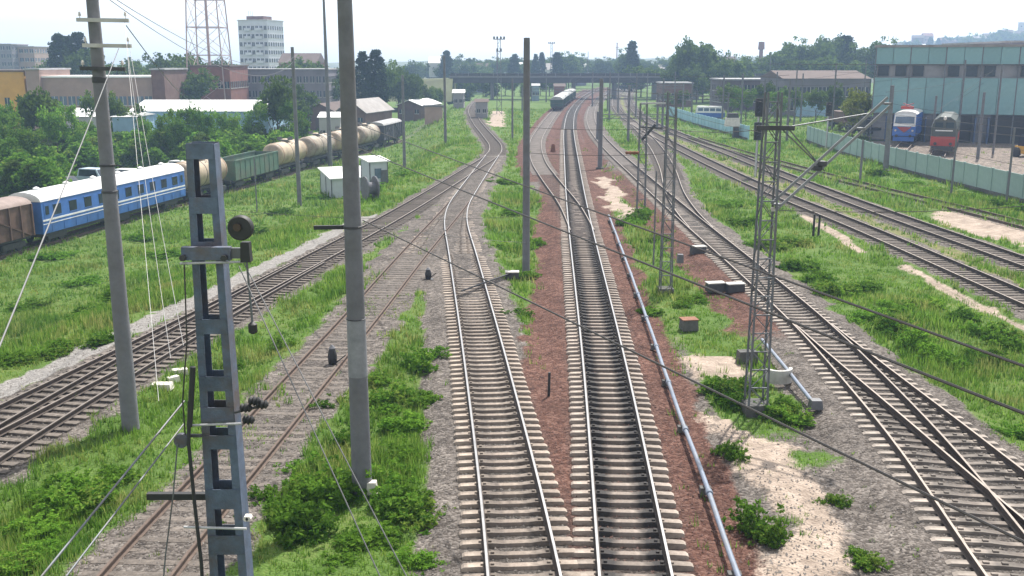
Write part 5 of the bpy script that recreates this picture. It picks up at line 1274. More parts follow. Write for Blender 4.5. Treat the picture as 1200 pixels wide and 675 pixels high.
# grey warehouses between bridge and depot
building('warehouse', 850, 912, 345, 85, 18, lilac_wall, 'grey warehouse with small windows right of the bridge', roof_m=roof_grey, rows=(0.35, 0.72), cols=9, ww=1.2, wh=1.6)
rt, W, hb = building('warehouse', 918, 1019, 215, 83, 20, lilac_wall, 'large grey workshop with dark roof left of the turquoise depot', rise=1.6, flat=False, roof_m=brown_roof, rows=(0.3, 0.66), cols=11, ww=1.3, wh=1.9)
part('blue_gate', MB().box((-W * 0.16, -10.1, 2.2), (6.5, 0.2, 4.4)), blue_wall, rt)
building('workshop', 846, 914, 238, 94, 14, mat('wall_dark_brick', (0.10, 0.075, 0.085), 0.9, 0.3, 0.4, dirt=(0.16, 0.13, 0.14)), 'dark brick workshop between the bridge end and the large workshop', rows=(0.4, 0.75), cols=8, ww=1.2, wh=1.4)
building('dark_garage', 776, 812, 262, 98, 10, brick_brown, 'low dark garage beneath the right part of the bridge', rows=(0.45,), cols=5, ww=1.6, wh=1.6)
# turquoise depot
turq = mat('panel_turquoise', (0.21, 0.36, 0.37), 0.6, 0.14, 0.6, dirt=(0.12, 0.25, 0.28), dirt_amt=0.6)
turq_pale = mat('fence_turquoise', (0.29, 0.40, 0.38), 0.8, 0.12, 0.7, dirt=(0.22, 0.3, 0.28), dirt_amt=0.6)
YD = 150
X0 = at(1024, 100, YD).x; X1_ = X0 + 38; Wd = 38
DR = R(-20)
dp = root('locomotive_depot', 'large turquoise panelled depot hall with window band at the right', 'depot', (X0 + Wd / 2 * math.cos(DR) - 15 * math.sin(DR), YD + Wd / 2 * math.sin(DR) + 15 * math.cos(DR), -0.5), DR)
zt_, zs1, zs0, zd = zy(55, YD) + 0.5, zy(75, YD) + 0.5, zy(91, YD) + 0.5, zy(132, YD) + 0.5
part('wall', MB().box((0, 0.3, zt_ / 2 + 0.0), (Wd - 0.4, 29.4, zt_ - 0.2)), grey_wall, dp)
part('roof', MB().box((0, 0, zt_ + 0.1), (Wd + 0.6, 30.6, 0.35)), slate_roof, dp)
pw = Wd / 16; pmT = MB().box((0, 0, 0), (pw - 0.06, 0.25, zt_ - zs1)).mesh('panel', turq); pmL = MB().box((0, 0, 0), (pw - 0.06, 0.25, zs0 - zd)).mesh('panel', turq)
wmD = MB().box((0, 0, 0), (pw * 0.62, 0.2, zs1 - zs0 - 0.5)).mesh('window', glass_dark)
for i in range(16):
    x = -Wd / 2 + pw * (i + 0.5)
    link('panel', pmT, dp, (x, -15 + random.uniform(-.02, .02), (zt_ + zs1) / 2)); link('panel', pmL, dp, (x, -15 + random.uniform(-.02, .02), (zs0 + zd) / 2))
    if i % 4 != 3: link('window', wmD, dp, (x, -14.45, (zs1 + zs0) / 2))
    if i % 2 == 0: part('pilaster', MB().box((x - pw / 2, -14.9, zt_ / 2), (0.16, 0.5, zt_)), steel_grey, dp)
for k, cx in enumerate((1058, 1104, 1150)):
    gx = (-14.2, -7.6, -0.5)[k]
    part('gateway', MB().box((gx, -14.6, zd / 2 - 0.1), (4.6, 0.9, zd - 0.2)), black, dp)
    for s in (-1, 1): part('gate_leaf', MB().box((gx + s * 2.7, -15.6, zd / 2 - 0.2), (0.15, 1.9, zd - 0.5)), mat('gate_blue', (0.08, 0.12, 0.22), 0.7, 0.2, 1), dp)
for sx in (-1,):
    for i in range(9): link('panel', MB().box((0, 0, 0), (0.2, 3.0, zt_ - zs1)).mesh('panel', turq) if i == 0 else bpy.data.meshes['panel.002'] if 'panel.002' in bpy.data.meshes else pmT, dp, (-Wd / 2 - 0.05, -13.3 + i * 3.2, (zt_ + zs1) / 2))
building('depot_annex', 1180, 1290, 160, 50, 25, mat('annex_lilac', (0.30, 0.30, 0.36), 0.9, 0.15, 0.4), 'pale lilac block behind the depot at the right edge', rows=(0.45, 0.75), cols=8, ww=1.3, wh=1.6)
# fences of single panels
def fence(pts, h, m, label, step=2.6, base_m=None, yoff=0.0):
    a = resample(np.array(pts, float), step); o = a[0]
    rt = root('panel_fence', label, 'fence', (o[0], o[1], GZ0))
    pm = MB().box((0, 0, h / 2 + 0.25), (step - 0.16, 0.08, h)).box((0, -0.03, h / 2 + 0.25), (step - 0.5, 0.06, h * 0.7)).mesh('panel', m)
    pom = MB().box((0, 0, (h + 0.3) / 2), (0.2, 0.2, h + 0.35)).mesh('post', m); bm_ = MB().box((0, 0, 0.1), (step, 0.3, 0.4)).mesh('plinth', base_m or concrete_dark)
    for p, q2 in zip(a[:-1], a[1:]):
        ang = math.atan2(q2[1] - p[1], q2[0] - p[0]); mid_ = (p + q2) / 2 - o
        link('panel', pm, rt, (mid_[0], mid_[1], random.uniform(-.03, .03)), ang + random.uniform(-.01, .01))
        link('post', pom, rt, (p[0] - o[0], p[1] - o[1], 0), ang)
        link('plinth', bm_, rt, (mid_[0], mid_[1], 0), ang)
fence([(44.2, 62), (42.6, 82), (41.7, 110), (42.2, 135), (43.5, 150)], 2.0, turq_pale, 'pale turquoise panel fence along the depot yard')
fence([(35.3, 150), (33.8, 190), (33.5, 222)], 1.8, mat('fence_blue', (0.30, 0.50, 0.60), 0.8, 0.15, 0.6), 'light blue panel fence in the right middle distance')

# ------------------------------------------------------------------ hills and far town
def ridge(name, prof, Y, depth, m, n=60):
    xs_ = np.linspace(prof[0][0], prof[-1][0], n); hh = np.interp(xs_, [p[0] for p in prof], [p[1] for p in prof])
    mb = MB(); secs = []
    for x, h_ in zip(xs_, hh):
        h_ += random.uniform(-0.6, 0.6)
        secs.append([(x, Y - depth, -3), (x, Y - depth * 0.4, h_ * 0.7), (x, Y, h_), (x, Y + depth * 2, h_ * 0.6), (x, Y + depth * 4, -3)])
    mb.loft(secs); tag(link(name, mb.mesh(name, m, True)), kind='structure')
hill_m = mat('hill_cover', (0.085, 0.095, 0.05), 0.95, 0.35, 0.02, coords='Object')
ridge('hill', [(-900, 2), (-300, 8), (0, 13), (260, 15), (420, 26), (560, 45), (760, 54), (1200, 50)], 1150, 130, hill_m)
ridge('hill', [(-700, 6), (-420, 9), (-200, 6), (0, 3), (200, 5), (500, 6)], 620, 90, hill_m)
hc = [pale_wall, pinkish, lilac_wall, brick_brown]; hr_ = [white_roof, brown_roof, slate_roof, brick_red]
hs_ = []
for i in range(34):
    px = 1045 + (i * 37 % 165); Yh = 1060 + (i * 53 % 90)
    hs_.append((px, Yh))
hs_.sort()
for i, (px, Yh) in enumerate(hs_):
    X = at(px, 60, Yh).x; zb0 = float(np.interp(X, [260, 420, 560, 760, 1200], [15, 26, 45, 54, 50])) * np.interp(Yh, [1020, 1098, 1150], [0.0, 0.7, 1.0])
    rt = root('house', 'hazy hillside house above the depot roof, %s from left' % nth(i), 'house', (X, Yh, zb0 - 1), R(random.uniform(-25, 25)), 'houses on the far hill')
    w_ = random.uniform(9, 16); d_ = 10; h_ = random.choice((4, 5, 7, 10))
    part('wall', MB().box((0, 0, h_ / 2), (w_, d_, h_)), hc[i % 4], rt)
    part('roof', hip(MB(), -w_ / 2, w_ / 2, -d_ / 2, d_ / 2, h_ + 0.002, h_ + 3), hr_[(i * 7) % 4], rt)
    wins(rt, [-w_ * 0.3, 0, w_ * 0.3], [h_ * 0.55], -d_ / 2, 1.4, 1.6, glass_dark)
for i, (px, ytop) in enumerate(((510, 66), (545, 76), (565, 74), (605, 73), (640, 74), (657, 73), (680, 74), (780, 76), (855, 66))):
    building('house', px - 7, px + 7, 470 + 12 * (i % 4), ytop, 10, hc[(i * 3) % 4], 'far house among the trees beyond the bridge, %s from left' % nth(i), rise=3, flat=False, roof_m=[white_roof, slate_roof, brown_roof][i % 3], rows=(0.5,), cols=4, ww=1.2, wh=1.4, cat='house', group='houses beyond the bridge')
q_ = at(892, 60, 520); rt = root('water_tower', 'thin reddish tower on the skyline right of the big trees', 'tower', (q_.x, 520, 0))
part('shaft', MB().cyl((0, 0, 0), (0, 0, zy(56, 520)), 1.1, 1.0, 12), brick_red, rt, True); part('head', MB().cyl((0, 0, zy(58, 520)), (0, 0, zy(49, 520)), 1.7, 1.5, 12), brick_red, rt, True)
q_ = at(723, 60, 600); thing('antenna_mast', MB().bar((0, 0, 0), (0, 0, zy(50, 600)), 0.6, 0.6, up=(0, 1, 0)).bar((-1.2, 0, zy(56, 600)), (1.2, 0, zy(56, 600)), 0.3), rust, 'thin reddish mast on the skyline left of the pointed tree', 'mast', loc=(q_.x, 600, 0))
# ------------------------------------------------------------------ vegetation
def leaves(centres, per, spread, size, seed, flat=0.0, elong=1.0):
    """many leaf-sized quads around clump centres, returns a mesh-ready array"""
    r = np.random.default_rng(seed); c = np.repeat(np.array(centres, float), per, axis=0); N = len(c)
    d = r.normal(size=(N, 3)); d /= np.linalg.norm(d, axis=1)[:, None]
    p = c + d * (spread * r.random((N, 1)) ** 0.5) * np.array([1, 1, 0.8])
    u = r.normal(size=(N, 3)); u[:, 2] *= (1 - flat); u /= np.linalg.norm(u, axis=1)[:, None]
    t = r.normal(size=(N, 3)); v = np.cross(u, t); v /= np.linalg.norm(v, axis=1)[:, None]
    s = size * (0.6 + 0.8 * r.random((N, 1)))
    a, b2 = u * s * 0.5 * elong, v * s * 0.32
    return np.stack([p - a, p + b2, p + a, p - b2], axis=1)
def quads_mesh(name, Q, m):
    N = len(Q); me = bpy.data.meshes.new(name); me.vertices.add(N * 4)
    me.vertices.foreach_set('co', Q.astype(np.float32).ravel())
    me.loops.add(N * 4); me.loops.foreach_set('vertex_index', np.arange(N * 4, dtype=np.int32))
    me.polygons.add(N); me.polygons.foreach_set('loop_start', np.arange(0, N * 4, 4, dtype=np.int32))
    me.materials.append(m); me.update(); return me
def crown_centres(kind, n, r, seed):
    """clump centres in a unit crown: radius 1, height 0..1"""
    g = np.random.default_rng(seed); out = []
    lobes = [(g.normal(0, 0.42, 2), g.uniform(0.25, 0.85), g.uniform(0.32, 0.55)) for _ in range(9)]
    while len(out) < n:
        if kind == 'round':
            (lx, ly), lz, lr = lobes[g.integers(len(lobes))]
            d = g.normal(size=3); d /= np.linalg.norm(d); k = lr * g.random() ** 0.35
            p = np.array([lx + d[0] * k, ly + d[1] * k, lz + d[2] * k * 0.5])
            if not (0.08 < p[2] < 1.05): continue
        elif kind == 'poplar':
            z = g.random(); w = 0.95 * math.sin(math.pi * min(1, 0.14 + 0.82 * z)) ** 0.7
            t = g.uniform(0, 2 * math.pi); k = w * g.random() ** 0.4
            p = np.array([k * math.cos(t), k * math.sin(t), z])
        elif kind == 'cone':
            z = g.random() ** 1.4; w = (1 - z) * (0.75 + 0.25 * math.sin(z * 40)); t = g.uniform(0, 2 * math.pi); k = w * g.random() ** 0.4
            p = np.array([k * math.cos(t), k * math.sin(t), z])
        else:  # bush dome
            t = g.uniform(0, 2 * math.pi); z = g.random(); w = math.sqrt(max(0, 1 - z * z)) * (0.75 + 0.35 * math.sin(3 * t + seed) * g.random())
            k = w * g.random() ** 0.4; p = np.array([k * math.cos(t), k * math.sin(t), z * (0.8 + 0.2 * g.random())])
        out.append(p)
    return np.array(out)
def tree_proto(kind, R_, H, trunk_h, seed, m, clumps, per, lsize):
    c = crown_centres(kind, clumps, 1, seed) * np.array([R_, R_, H - trunk_h]) + np.array([0, 0, trunk_h])
    crown = quads_mesh('crown', leaves(c, per, R_ * (0.20 if kind in ('round', 'bush') else 0.24), lsize, seed + 1), m)
    g = random.Random(seed); mb = MB()
    mb.cyl((0, 0, -0.6), (0.1, 0, trunk_h + 0.3 * (H - trunk_h)), 0.035 * H * 0.6, 0.02 * H * 0.6, 8)
    for k in range(5):
        t = g.uniform(0, 6.28); z0 = trunk_h + g.uniform(-0.2, 0.25) * (H - trunk_h); rr_ = R_ * g.uniform(0.45, 0.8)
        mb.cyl((0.05, 0, max(0.5, z0)), (rr_ * math.cos(t), rr_ * math.sin(t), z0 + g.uniform(0.25, 0.5) * (H - trunk_h)), 0.012 * H * 0.6, 0.004 * H, 6)
    return crown, mb.mesh('trunk', bark), H
PT = {
 'round': [tree_proto('round', 4.2, 10, 2.2, s, leaf_tree, 170, 22, 0.55) for s in (3, 7, 12, 19)],
 'green': [tree_proto('round', 4.2, 10, 1.6, s, leaf_bush, 190, 24, 0.42) for s in (51, 52)],
 'poplar': [tree_proto('poplar', 2.1, 14, 1.0, s, leaf_dark, 330, 18, 0.45) for s in (4, 9)],
 'cone': [tree_proto('cone', 2.6, 12, 1.0, s, leaf_dark, 300, 18, 0.45) for s in (5,)],
 'yellow': [tree_proto('round', 3.2, 8, 1.8, s, leaf_yellow, 130, 20, 0.45) for s in (6,)],
 'bush': [tree_proto('bush', 2.3, 3.6, 0.1, s, leaf_bush, 150, 24, 0.30) for s in (21, 22, 23, 24)],
 'darkbush': [tree_proto('bush', 2.0, 4.4, 0.3, s, leaf_tree, 140, 24, 0.32) for s in (31, 32)],
}
def plant_tree(name, kind, X, Y, H, label, cat, group, wide=1.0, z=-0.5, seed=0, top=None):
    g = random.Random(int(X * 7 + Y * 13 + seed)); cr, tk, h0 = g.choice(PT[kind])
    dz = drop1(X, Y) if X < 0 else 0.0
    if Y > 1000: dz = float(np.interp(X, [260, 420, 560, 760, 1200], [15, 26, 45, 54, 50])) * float(np.interp(Y, [1020, 1098, 1150], [0.0, 0.7, 1.0])) - 1
    if top is not None: H = top - z - dz
    rt = root(name, label, cat, (X, Y, z + dz), g.uniform(0, 6.28), group); s = H / h0
    rt.scale = (s * wide, s * wide * g.uniform(0.9, 1.1), s)
    link('crown', cr, rt); link('trunk', tk, rt)
    return rt
def trees(lst, name, cat, group, label):
    """lst of (px, ytop, Y, kind, wide)"""
    lst = sorted(lst)
    for i, (px, yt, Y, kind, wide) in enumerate(lst):
        q_ = at(px, yt, Y); plant_tree(name, kind, q_.x, Y, q_.z + 0.5, (label % nth(i)) if '%s' in label else label, cat, group, wide, top=q_.z)
trees([(67, 41, 262, 'poplar', 1.05), (78, 44, 266, 'poplar', 0.9), (90, 40, 270, 'poplar', 1.15), (99, 56, 262, 'round', 0.9)], 'poplar_tree', 'tree', 'dark poplars above the long building', 'dark poplar behind the long pinkish building, %s from left')
trees([(50, 66, 300, 'round', 0.8), (112, 66, 290, 'round', 0.9), (128, 72, 285, 'round', 0.9), (145, 70, 280, 'round', 0.9), (160, 68, 300, 'round', 0.9), (176, 66, 285, 'round', 0.9), (190, 60, 255, 'round', 1.0), (204, 64, 250, 'round', 0.9), (216, 68, 262, 'round', 0.9), (236, 70, 275, 'round', 0.9), (255, 70, 275, 'round', 0.9), (272, 74, 300, 'round', 0.8)], 'deciduous_tree', 'tree', 'trees behind the left buildings', 'green tree in the row behind the left buildings, %s from left')
trees([(200, 78, 215, 'round', 1.0), (214, 86, 212, 'round', 1.0), (322, 86, 168, 'round', 0.75), (338, 70, 268, 'round', 0.9), (358, 68, 275, 'round', 0.9), (398, 78, 262, 'round', 0.8), (345, 96, 205, 'round', 0.9)], 'deciduous_tree', 'tree', 'trees among the left buildings', 'tree standing among the sheds and grey building, %s from left')
trees([(424, 62, 235, 'poplar', 1.0), (440, 60, 238, 'poplar', 1.1), (432, 82, 262, 'round', 0.6), (450, 74, 260, 'round', 0.7), (466, 74, 264, 'round', 0.7), (480, 84, 262, 'round', 0.7), (492, 97, 270, 'round', 0.8), (504, 99, 275, 'round', 0.8), (516, 101, 280, 'round', 0.8)], 'deciduous_tree', 'tree', 'trees above the brick barns', 'tree in the clump above the brick barns, %s from left')
far = []
for i in range(44):
    px = 484 + i * 9.3 + (i * 29 % 7) - 3
    far.append((px, 66 + (i * 17 % 7) + (3 if px < 520 else 0) - (3 if 640 < px < 700 else 0), 470 + (i * 41 % 120), 'round', 1.15))
far += [(523, 60, 440, 'poplar', 1.2), (603, 64, 440, 'poplar', 1.4), (628, 64, 450, 'poplar', 1.0), (635, 62, 455, 'poplar', 0.9), (653, 62, 430, 'poplar', 1.4), (664, 62, 450, 'round', 1.0), (733, 58, 400, 'round', 0.7), (741, 50, 395, 'cone', 1.7)]
trees(far, 'hazy_tree', 'tree', 'hazy tree row beyond the bridge', 'hazy tree in the long row beyond the bridge, %s from left')
trees([(535 + i * 13.5 + (i * 7 % 5), 88 + (i * 5 % 4), 336 + (i * 11 % 16), ('round', 'darkbush')[i % 3 == 0], 1.2) for i in range(29) if not 655 < 535 + i * 13.5 < 775], 'shrub', 'shrub', 'dark shrubs behind the bridge', 'dark shrub filling the gap beneath the bridge, %s from left')
trees([(752, 74, 335, 'round', 1.2), (766, 78, 330, 'round', 1.2), (779, 80, 335, 'round', 1.0), (802, 58, 300, 'round', 0.8), (812, 45, 292, 'round', 0.85), (826, 56, 288, 'round', 0.8), (838, 60, 300, 'round', 0.85), (850, 62, 296, 'round', 0.85), (864, 66, 292, 'round', 0.9), (790, 80, 296, 'round', 0.9), (842, 74, 285, 'round', 1.0), (818, 76, 280, 'round', 1.0)], 'deciduous_tree', 'tree', 'big dark trees right of the bridge', 'big dark tree above the bridge right end, %s from left')
trees([(882, 68, 320, 'round', 1.0), (900, 66, 325, 'round', 1.0), (916, 58, 330, 'round', 0.9), (932, 46, 335, 'round', 0.85), (948, 50, 330, 'round', 0.8), (966, 43, 335, 'round', 0.75), (978, 42, 338, 'round', 0.75), (992, 43, 335, 'poplar', 1.6), (1006, 54, 330, 'round', 0.8), (1024, 45, 335, 'round', 0.9), (1038, 46, 338, 'round', 0.9), (1050, 52, 340, 'round', 0.9), (940, 66, 300, 'round', 1.0), (970, 66, 300, 'round', 1.0), (1000, 68, 300, 'round', 1.0)], 'deciduous_tree', 'tree', 'trees above the grey workshop', 'tall tree above the grey workshop roof, %s from left')
trees([(842, 92, 262, 'round', 1.0), (856, 98, 205, 'round', 0.8), (876, 104, 200, 'green', 0.8), (899, 96, 210, 'round', 0.8), (912, 106, 195, 'green', 0.7), (934, 100, 200, 'round', 0.7), (958, 104, 190, 'round', 0.7), (980, 98, 198, 'round', 0.7), (798, 104, 240, 'round', 0.9), (784, 108, 250, 'green', 0.9)], 'deciduous_tree', 'tree', 'trees in front of the workshops', 'tree standing before the grey workshops, %s from left')
trees([(1003, 101, 152, 'yellow', 0.75), (1013, 108, 156, 'yellow', 0.6)], 'yellow_green_tree', 'tree', 'young trees by the depot', 'small yellow-green tree at the depot corner, %s from left')
trees([(925, 138, 185, 'yellow', 0.7), (948, 150, 160, 'darkbush', 0.9), (985, 142, 165, 'yellow', 0.6), (975, 160, 140, 'darkbush', 0.7)], 'shrub', 'shrub', 'shrubs by the fence end', 'shrub near the left end of the turquoise fence, %s from left')
trees([(1063, 50, 1050, 'poplar', 1.6), (1072, 46, 1060, 'round', 0.8), (1091, 44, 1080, 'poplar', 1.3), (1100, 45, 1085, 'poplar', 1.3), (1060, 50, 1070, 'round', 1.0), (1140, 40, 1050, 'round', 0.9), (1165, 36, 1080, 'round', 1.0), (1175, 34, 1090, 'round', 1.0), (1184, 38, 1070, 'round', 0.9), (1110, 42, 1100, 'round', 1.0), (1125, 42, 1100, 'round', 1.0), (1152, 40, 1060, 'round', 1.0), (1195, 38, 1060, 'round', 1.0)], 'hilltop_tree', 'tree', 'trees on the far hill', 'hazy tree on the hill above the depot, %s from left')
trees([(1186, 66, 130 + 25, 'round', 0.6)], 'deciduous_tree', 'tree', 'tree at the depot right end', 'tree at the right end of the depot hall')
# individually visible larger trees in the left thicket
trees([(22, 122, 150, 'green', 0.7), (44, 104, 146, 'round', 0.7), (62, 124, 142, 'green', 0.7), (132, 104, 160, 'round', 0.6), (8, 130, 138, 'green', 0.8), (215, 124, 150, 'green', 0.7), (240, 128, 148, 'green', 0.6), (200, 136, 145, 'green', 0.7), (300, 118, 164, 'green', 0.6), (340, 118, 164, 'green', 0.7), (95, 140, 150, 'green', 0.7), (165, 138, 158, 'green', 0.7), (270, 132, 156, 'green', 0.7), (28, 150, 128, 'green', 0.8)], 'deciduous_tree', 'tree', 'taller trees of the left thicket', 'taller tree in the thicket behind the wagons, %s from left')
thick = []
g = random.Random(5)
for k in range(240):
    Y = g.uniform(104, 176); px = g.uniform(-30, 352)
    xw = float(np.interp(Y, _L[:, 1], _L[:, 0])); X = at(px, 150, Y).x
    if X > xw - 4.5: continue
    if Y < 136 and 66 < px < 236: continue          # the yard where the cars stand
    thick.append((px, X, Y, g.choice(('bush', 'bush', 'bush', 'darkbush')), g.uniform(2.8, 5.0)))
thick.sort()
cnt_ = [0, 0, 0]
for px, X, Y, kd, H in thick:
    rw = 0 if Y < 128 else 1 if Y < 152 else 2; i = cnt_[rw]; cnt_[rw] += 1
    plant_tree('thicket_bush', kd, X, Y, H, ('leafy bush in the front row of the thicket behind the wagons, %s from left', 'leafy bush in the middle row of the left thicket, %s from left', 'leafy bush in the back row of the left thicket, %s from left')[rw] % nth(i), 'bush', 'thicket behind the goods train', g.uniform(1.0, 1.35))
# weeds and bushes in the yard: (px, py of the foot, height m, width factor)
def weed_proto(seed, R_, H, n, per, ls, m):
    g_ = np.random.default_rng(seed); lob = [(g_.normal(0, 0.55, 2), g_.uniform(0.35, 1.0)) for _ in range(7)]
    c = crown_centres('bush', n, 1, seed)
    for k_ in range(n):                              # several stems of different height instead of one dome
        (ox, oy), hh = lob[k_ % 7]
        c[k_] = (c[k_, 0] * 0.6 + ox + g_.normal(0, 0.22), c[k_, 1] * 0.6 + oy + g_.normal(0, 0.22), (c[k_, 2] * hh) ** 1.3 * g_.uniform(0.6, 1.25))
    Q = leaves(c * np.array([R_, R_, H]), per, R_ * 0.16, ls, seed + 2, elong=1.5)
    return quads_mesh('weed_bush', Q, m)
WB = [weed_proto(s, 0.6, 0.7, 210, 16, 0.075, leaf_bush) for s in (41, 42, 43, 44)]
SPOT = [(330, 622, 1.3, 1.6), (372, 585, 1.3, 1.6), (318, 590, 0.9, 1.2), (352, 556, 0.8, 1.2), (402, 520, 0.7, 1.0), (392, 480, 0.6, 1.1), (470, 600, 1.0, 1.5), (500, 590, 0.7, 1.0), (455, 560, 0.8, 1.2), (478, 500, 0.8, 1.2), (490, 430, 1.0, 1.2), (505, 420, 0.8, 0.9), (462, 470, 0.9, 1.3), (440, 450, 0.7, 1.0), (500, 470, 0.6, 1.0), (470, 540, 0.8, 1.1), (490, 660, 0.5, 0.9), (430, 640, 0.6, 1.2),
        (85, 592, 1.1, 1.5), (62, 585, 0.8, 1.2), (110, 590, 0.8, 1.1), (130, 560, 0.5, 0.9), (40, 620, 0.6, 1.2), (30, 660, 0.6, 1.2), (335, 410, 0.9, 0.7), (262, 432, 0.5, 0.9),
        (893, 626, 1.05, 1.0), (908, 482, 0.7, 1.3), (930, 492, 0.6, 1.0), (860, 535, 0.8, 0.7), (855, 470, 0.8, 1.2), (838, 455, 0.7, 1.1), (870, 452, 0.7, 0.8), (1015, 660, 0.5, 0.7), (978, 590, 0.5, 0.5),
        (1040, 386, 1.1, 1.5), (1070, 404, 1.2, 1.3), (1085, 415, 1.0, 1.2), (1020, 375, 0.9, 1.2), (1100, 420, 0.7, 1.0), (1130, 375, 1.0, 1.2), (1160, 392, 1.1, 1.4), (1185, 405, 1.1, 1.3), (1150, 420, 0.7, 1.2), (1190, 510, 0.6, 1.0), (1120, 430, 0.6, 0.9), (985, 345, 1.0, 1.6), (960, 330, 1.0, 1.5), (935, 315, 1.0, 1.6), (1010, 340, 0.8, 1.4), (1055, 365, 0.9, 1.4), (900, 290, 1.0, 1.8), (870, 262, 0.9, 2.0), (850, 240, 0.9, 2.0), (925, 285, 0.8, 1.7), (1090, 360, 0.8, 1.4),
        (820, 352, 0.5, 0.9), (800, 358, 0.6, 1.0), (760, 366, 0.5, 1.0), (746, 258, 1.2, 1.4), (738, 262, 1.0, 1.3), (757, 252, 1.0, 1.2), (770, 280, 0.6, 1.2), (600, 290, 0.7, 1.4), (625, 285, 0.7, 1.2), (615, 325, 0.6, 1.1), (600, 250, 0.7, 1.6), (585, 215, 0.8, 2.0), (600, 370, 0.5, 1.0),
        (140, 350, 0.8, 1.8), (95, 330, 0.8, 1.8), (60, 300, 0.8, 2.0), (30, 360, 0.7, 1.6), (190, 300, 0.9, 2.2), (300, 270, 0.8, 2.0), (330, 250, 0.9, 2.2), (165, 280, 0.9, 2.0), (120, 400, 0.6, 1.3), (20, 420, 0.7, 1.5), (70, 410, 0.7, 1.4), (100, 370, 0.6, 1.5), (420, 232, 0.8, 2.0), (446, 222, 0.8, 2.0), (370, 232, 0.8, 2.2), (480, 205, 0.9, 2.0), (1070, 216, 0.9, 1.8), (1100, 224, 0.9, 1.8), (1140, 232, 0.9, 1.6), (1170, 240, 0.9, 1.6), (1030, 205, 1.0, 2.0), (1190, 246, 0.8, 1.4)]
SPOT.sort()
for i, (px, py, H, wd) in enumerate(SPOT):
    X, Y, dz = gpt(px, py, -0.4); H *= 0.72
    for _k in (0,):
        o = thing_o = link('weed_bush', WB[i % 4], None, (X, Y, -0.42 + dz), (i * 1.7) % 6.28)
        o.scale = (wd, wd * 0.95, H / 0.7)
        tag(o, 'green weed clump in the yard, %s counted from the left edge' % nth(i) if i < 99 else 'green weed clump at the right edge, last but %d' % (len(SPOT) - i), 'weed bush', 'weed clumps between the tracks')

# grass: uncountable blades, in tufts
def tufts():
    P = []; S = []
    for y0, y1, dens, sc_ in ((13, 26, 46, 1.0), (26, 38, 34, 1.2), (38, 58, 19, 1.7), (58, 90, 8.0, 2.5), (90, 150, 3.0, 3.6), (150, 250, 0.8, 5.0)):
        w0, w1 = -0.60 * y1 - 4, 0.60 * y1 + 4
        N = int((w1 - w0) * (y1 - y0) * dens)
        X = rng.uniform(w0, w1, N); Y = rng.uniform(y0, y1, N)
        k = np.abs(X) < 0.58 * Y + 4; X, Y = X[k], Y[k]
        gr, rd, sd, pl_, dr, z, D = surfaces(X, Y)
        cover = 1 - np.maximum.reduce([gr, rd, sd * 1.1, pl_])
        patch = fbm(X, Y, 0.22); patch2 = fbm(X + 33, Y + 9, 0.9, 3)
        prob = np.clip(cover, 0, 1) * np.clip(0.35 + 1.5 * patch, 0.25, 1) * (1 - 0.55 * dr)
        prob = np.maximum(prob, 0.035 * (gr > 0.5) * (patch2 > 0.62) * (np.minimum.reduce([np.abs(D[q]) for q in ('tan', 'main', 'right', 'right_b')]) > 1.5))
        prob = np.maximum(prob, 0.30 * (np.abs(D['siding']) < 2.2) * (patch > 0.56) * (Y < 60))
        prob = np.maximum(prob, 0.5 * (np.abs(D['wagon']) < 2.0) + 0.6 * (np.abs(D['rusty']) < 1.0))
        prob = np.where((X > 43) & (X < 92) & (Y > 55) & (Y < 150), 0.02, prob)
        k = rng.random(len(X)) < prob
        X, Y, z = X[k], Y[k], z[k]
        hgt = (0.08 + 0.46 * np.clip(fbm(X + 5, Y, 0.3) * 2.0 - 0.62, 0, 1) ** 1.4 + 0.08 * rng.random(len(X))) * (0.55 + 0.45 * cover[k])
        P.append(np.c_[X, Y, z]); S.append(np.c_[np.full(len(X), sc_), hgt])
    return np.vstack(P), np.vstack(S)
P_, S_ = tufts()
NB = 6
N = len(P_)
p = np.repeat(P_, NB, axis=0); s = np.repeat(S_, NB, axis=0); n_ = len(p)
th = rng.uniform(0, 2 * np.pi, n_); rr = rng.random(n_) * 0.13 * s[:, 0]
root_ = p + np.c_[rr * np.cos(th), rr * np.sin(th), np.full(n_, -0.03)]
th2 = rng.uniform(0, 2 * np.pi, n_); lean = rng.random(n_) * 0.55
h = s[:, 1] * (0.6 + 0.7 * rng.random(n_)) * (0.85 + 0.15 * s[:, 0])
tip = root_ + np.c_[np.cos(th2) * lean * h, np.sin(th2) * lean * h, h]
wv = np.c_[-np.sin(th2 + rng.normal(0, 0.6, n_)), np.cos(th2), np.zeros(n_)] * (0.016 * s[:, 0] * (0.7 + 0.6 * rng.random(n_)))[:, None]
T = np.stack([root_ - wv, root_ + wv, tip], axis=1)
gme = bpy.data.meshes.new('grass'); gme.vertices.add(n_ * 3); gme.vertices.foreach_set('co', T.astype(np.float32).ravel())
gme.loops.add(n_ * 3); gme.loops.foreach_set('vertex_index', np.arange(n_ * 3, dtype=np.int32))
gme.polygons.add(n_); gme.polygons.foreach_set('loop_start', np.arange(0, n_ * 3, 3, dtype=np.int32))
gme.materials.append(leaf_grass); gme.update()
tag(link('grass', gme), 'green and yellowish grass growing between and beside the tracks', 'grass', kind='stuff')
print('tufts', N, 'blades', n_)

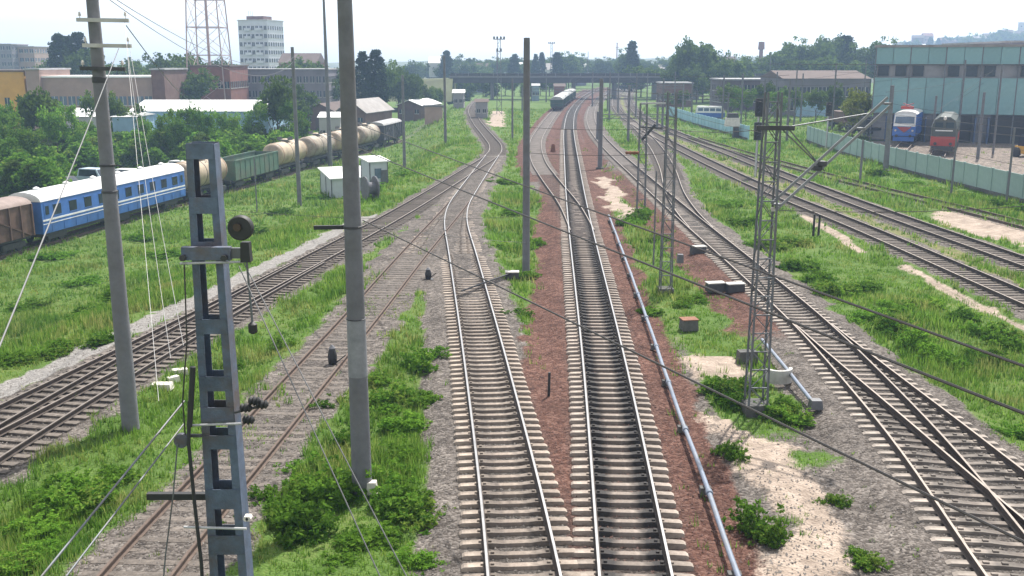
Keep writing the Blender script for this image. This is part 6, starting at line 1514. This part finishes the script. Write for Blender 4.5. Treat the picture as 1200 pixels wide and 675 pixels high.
# loose ballast stones near the viewer, uncountable
def stones():
    out = []
    for y0, y1, dens in ((16, 30, 42), (30, 48, 16)):
        w = 0.6 * y1 + 3; Ns = int(2 * w * (y1 - y0) * dens); X = rng.uniform(-w, w, Ns); Y = rng.uniform(y0, y1, Ns)
        k = np.abs(X) < 0.57 * Y + 3; X, Y = X[k], Y[k]
        gr, rd, sd, pl_, dr, z, D = surfaces(X, Y)
        k = rng.random(len(X)) < np.maximum(np.maximum(gr, rd), pl_) * 0.9 + sd * 0.06
        out.append(np.c_[X[k], Y[k], z[k], rd[k]])
    return np.vstack(out)
St = stones()
base = np.array([(0, 0, 1), (0.94, 0, -0.3), (-0.47, 0.82, -0.3), (-0.47, -0.82, -0.3)])
for red_, m in ((0, mat('ballast_stones', (0.145, 0.13, 0.12), 0.95, 0.3, 8, coords='Object')), (1, mat('red_ballast_stones', (0.10, 0.056, 0.047), 0.95, 0.3, 8))):
    q2 = St[(St[:, 3] > 0.5) == bool(red_)]; n_ = len(q2)
    V = base[None] + rng.normal(0, 0.22, (n_, 4, 3)); V *= rng.uniform(0.018, 0.045, (n_, 1, 1)); V[:, :, 2] *= 0.8
    ca = rng.uniform(0, 6.28, n_); co, si = np.cos(ca)[:, None], np.sin(ca)[:, None]
    x, y = V[:, :, 0] * co - V[:, :, 1] * si, V[:, :, 0] * si + V[:, :, 1] * co
    V = np.stack([x, y, V[:, :, 2]], axis=2) + q2[:, None, :3] + np.array([0, 0, 0.012])
    F = np.array([(0, 1, 2), (0, 2, 3), (0, 3, 1)]); idx = (np.arange(n_)[:, None, None] * 4 + F[None]).reshape(-1)
    sme = bpy.data.meshes.new('ballast_stones'); sme.vertices.add(n_ * 4); sme.vertices.foreach_set('co', V.astype(np.float32).ravel())
    sme.loops.add(len(idx)); sme.loops.foreach_set('vertex_index', idx.astype(np.int32)); sme.polygons.add(len(idx) // 3); sme.polygons.foreach_set('loop_start', np.arange(0, len(idx), 3, dtype=np.int32))
    sme.materials.append(m); sme.update()
    tag(link('ballast_stones', sme), ('loose grey-brown ballast stones around the tracks', 'loose reddish ballast stones around the main track')[red_], 'gravel', kind='stuff')
    print('stones', n_)

# ------------------------------------------------------------------ summer haze
hz = MB().box((0, 690, 35), (5200, 2160, 82))
hm = bpy.data.materials.new('haze'); hm.use_nodes = True
hn = hm.node_tree.nodes; hn.clear()
vol = hn.new('ShaderNodeVolumePrincipled'); vol.inputs['Color'].default_value = (0.48, 0.67, 1.0, 1); vol.inputs['Density'].default_value = 0.00047
vol.inputs['Anisotropy'].default_value = 0.2
ho = hn.new('ShaderNodeOutputMaterial'); hm.node_tree.links.new(vol.outputs[0], ho.inputs['Volume'])
o = link('haze', hz.mesh('haze', hm)); tag(o, kind='stuff')
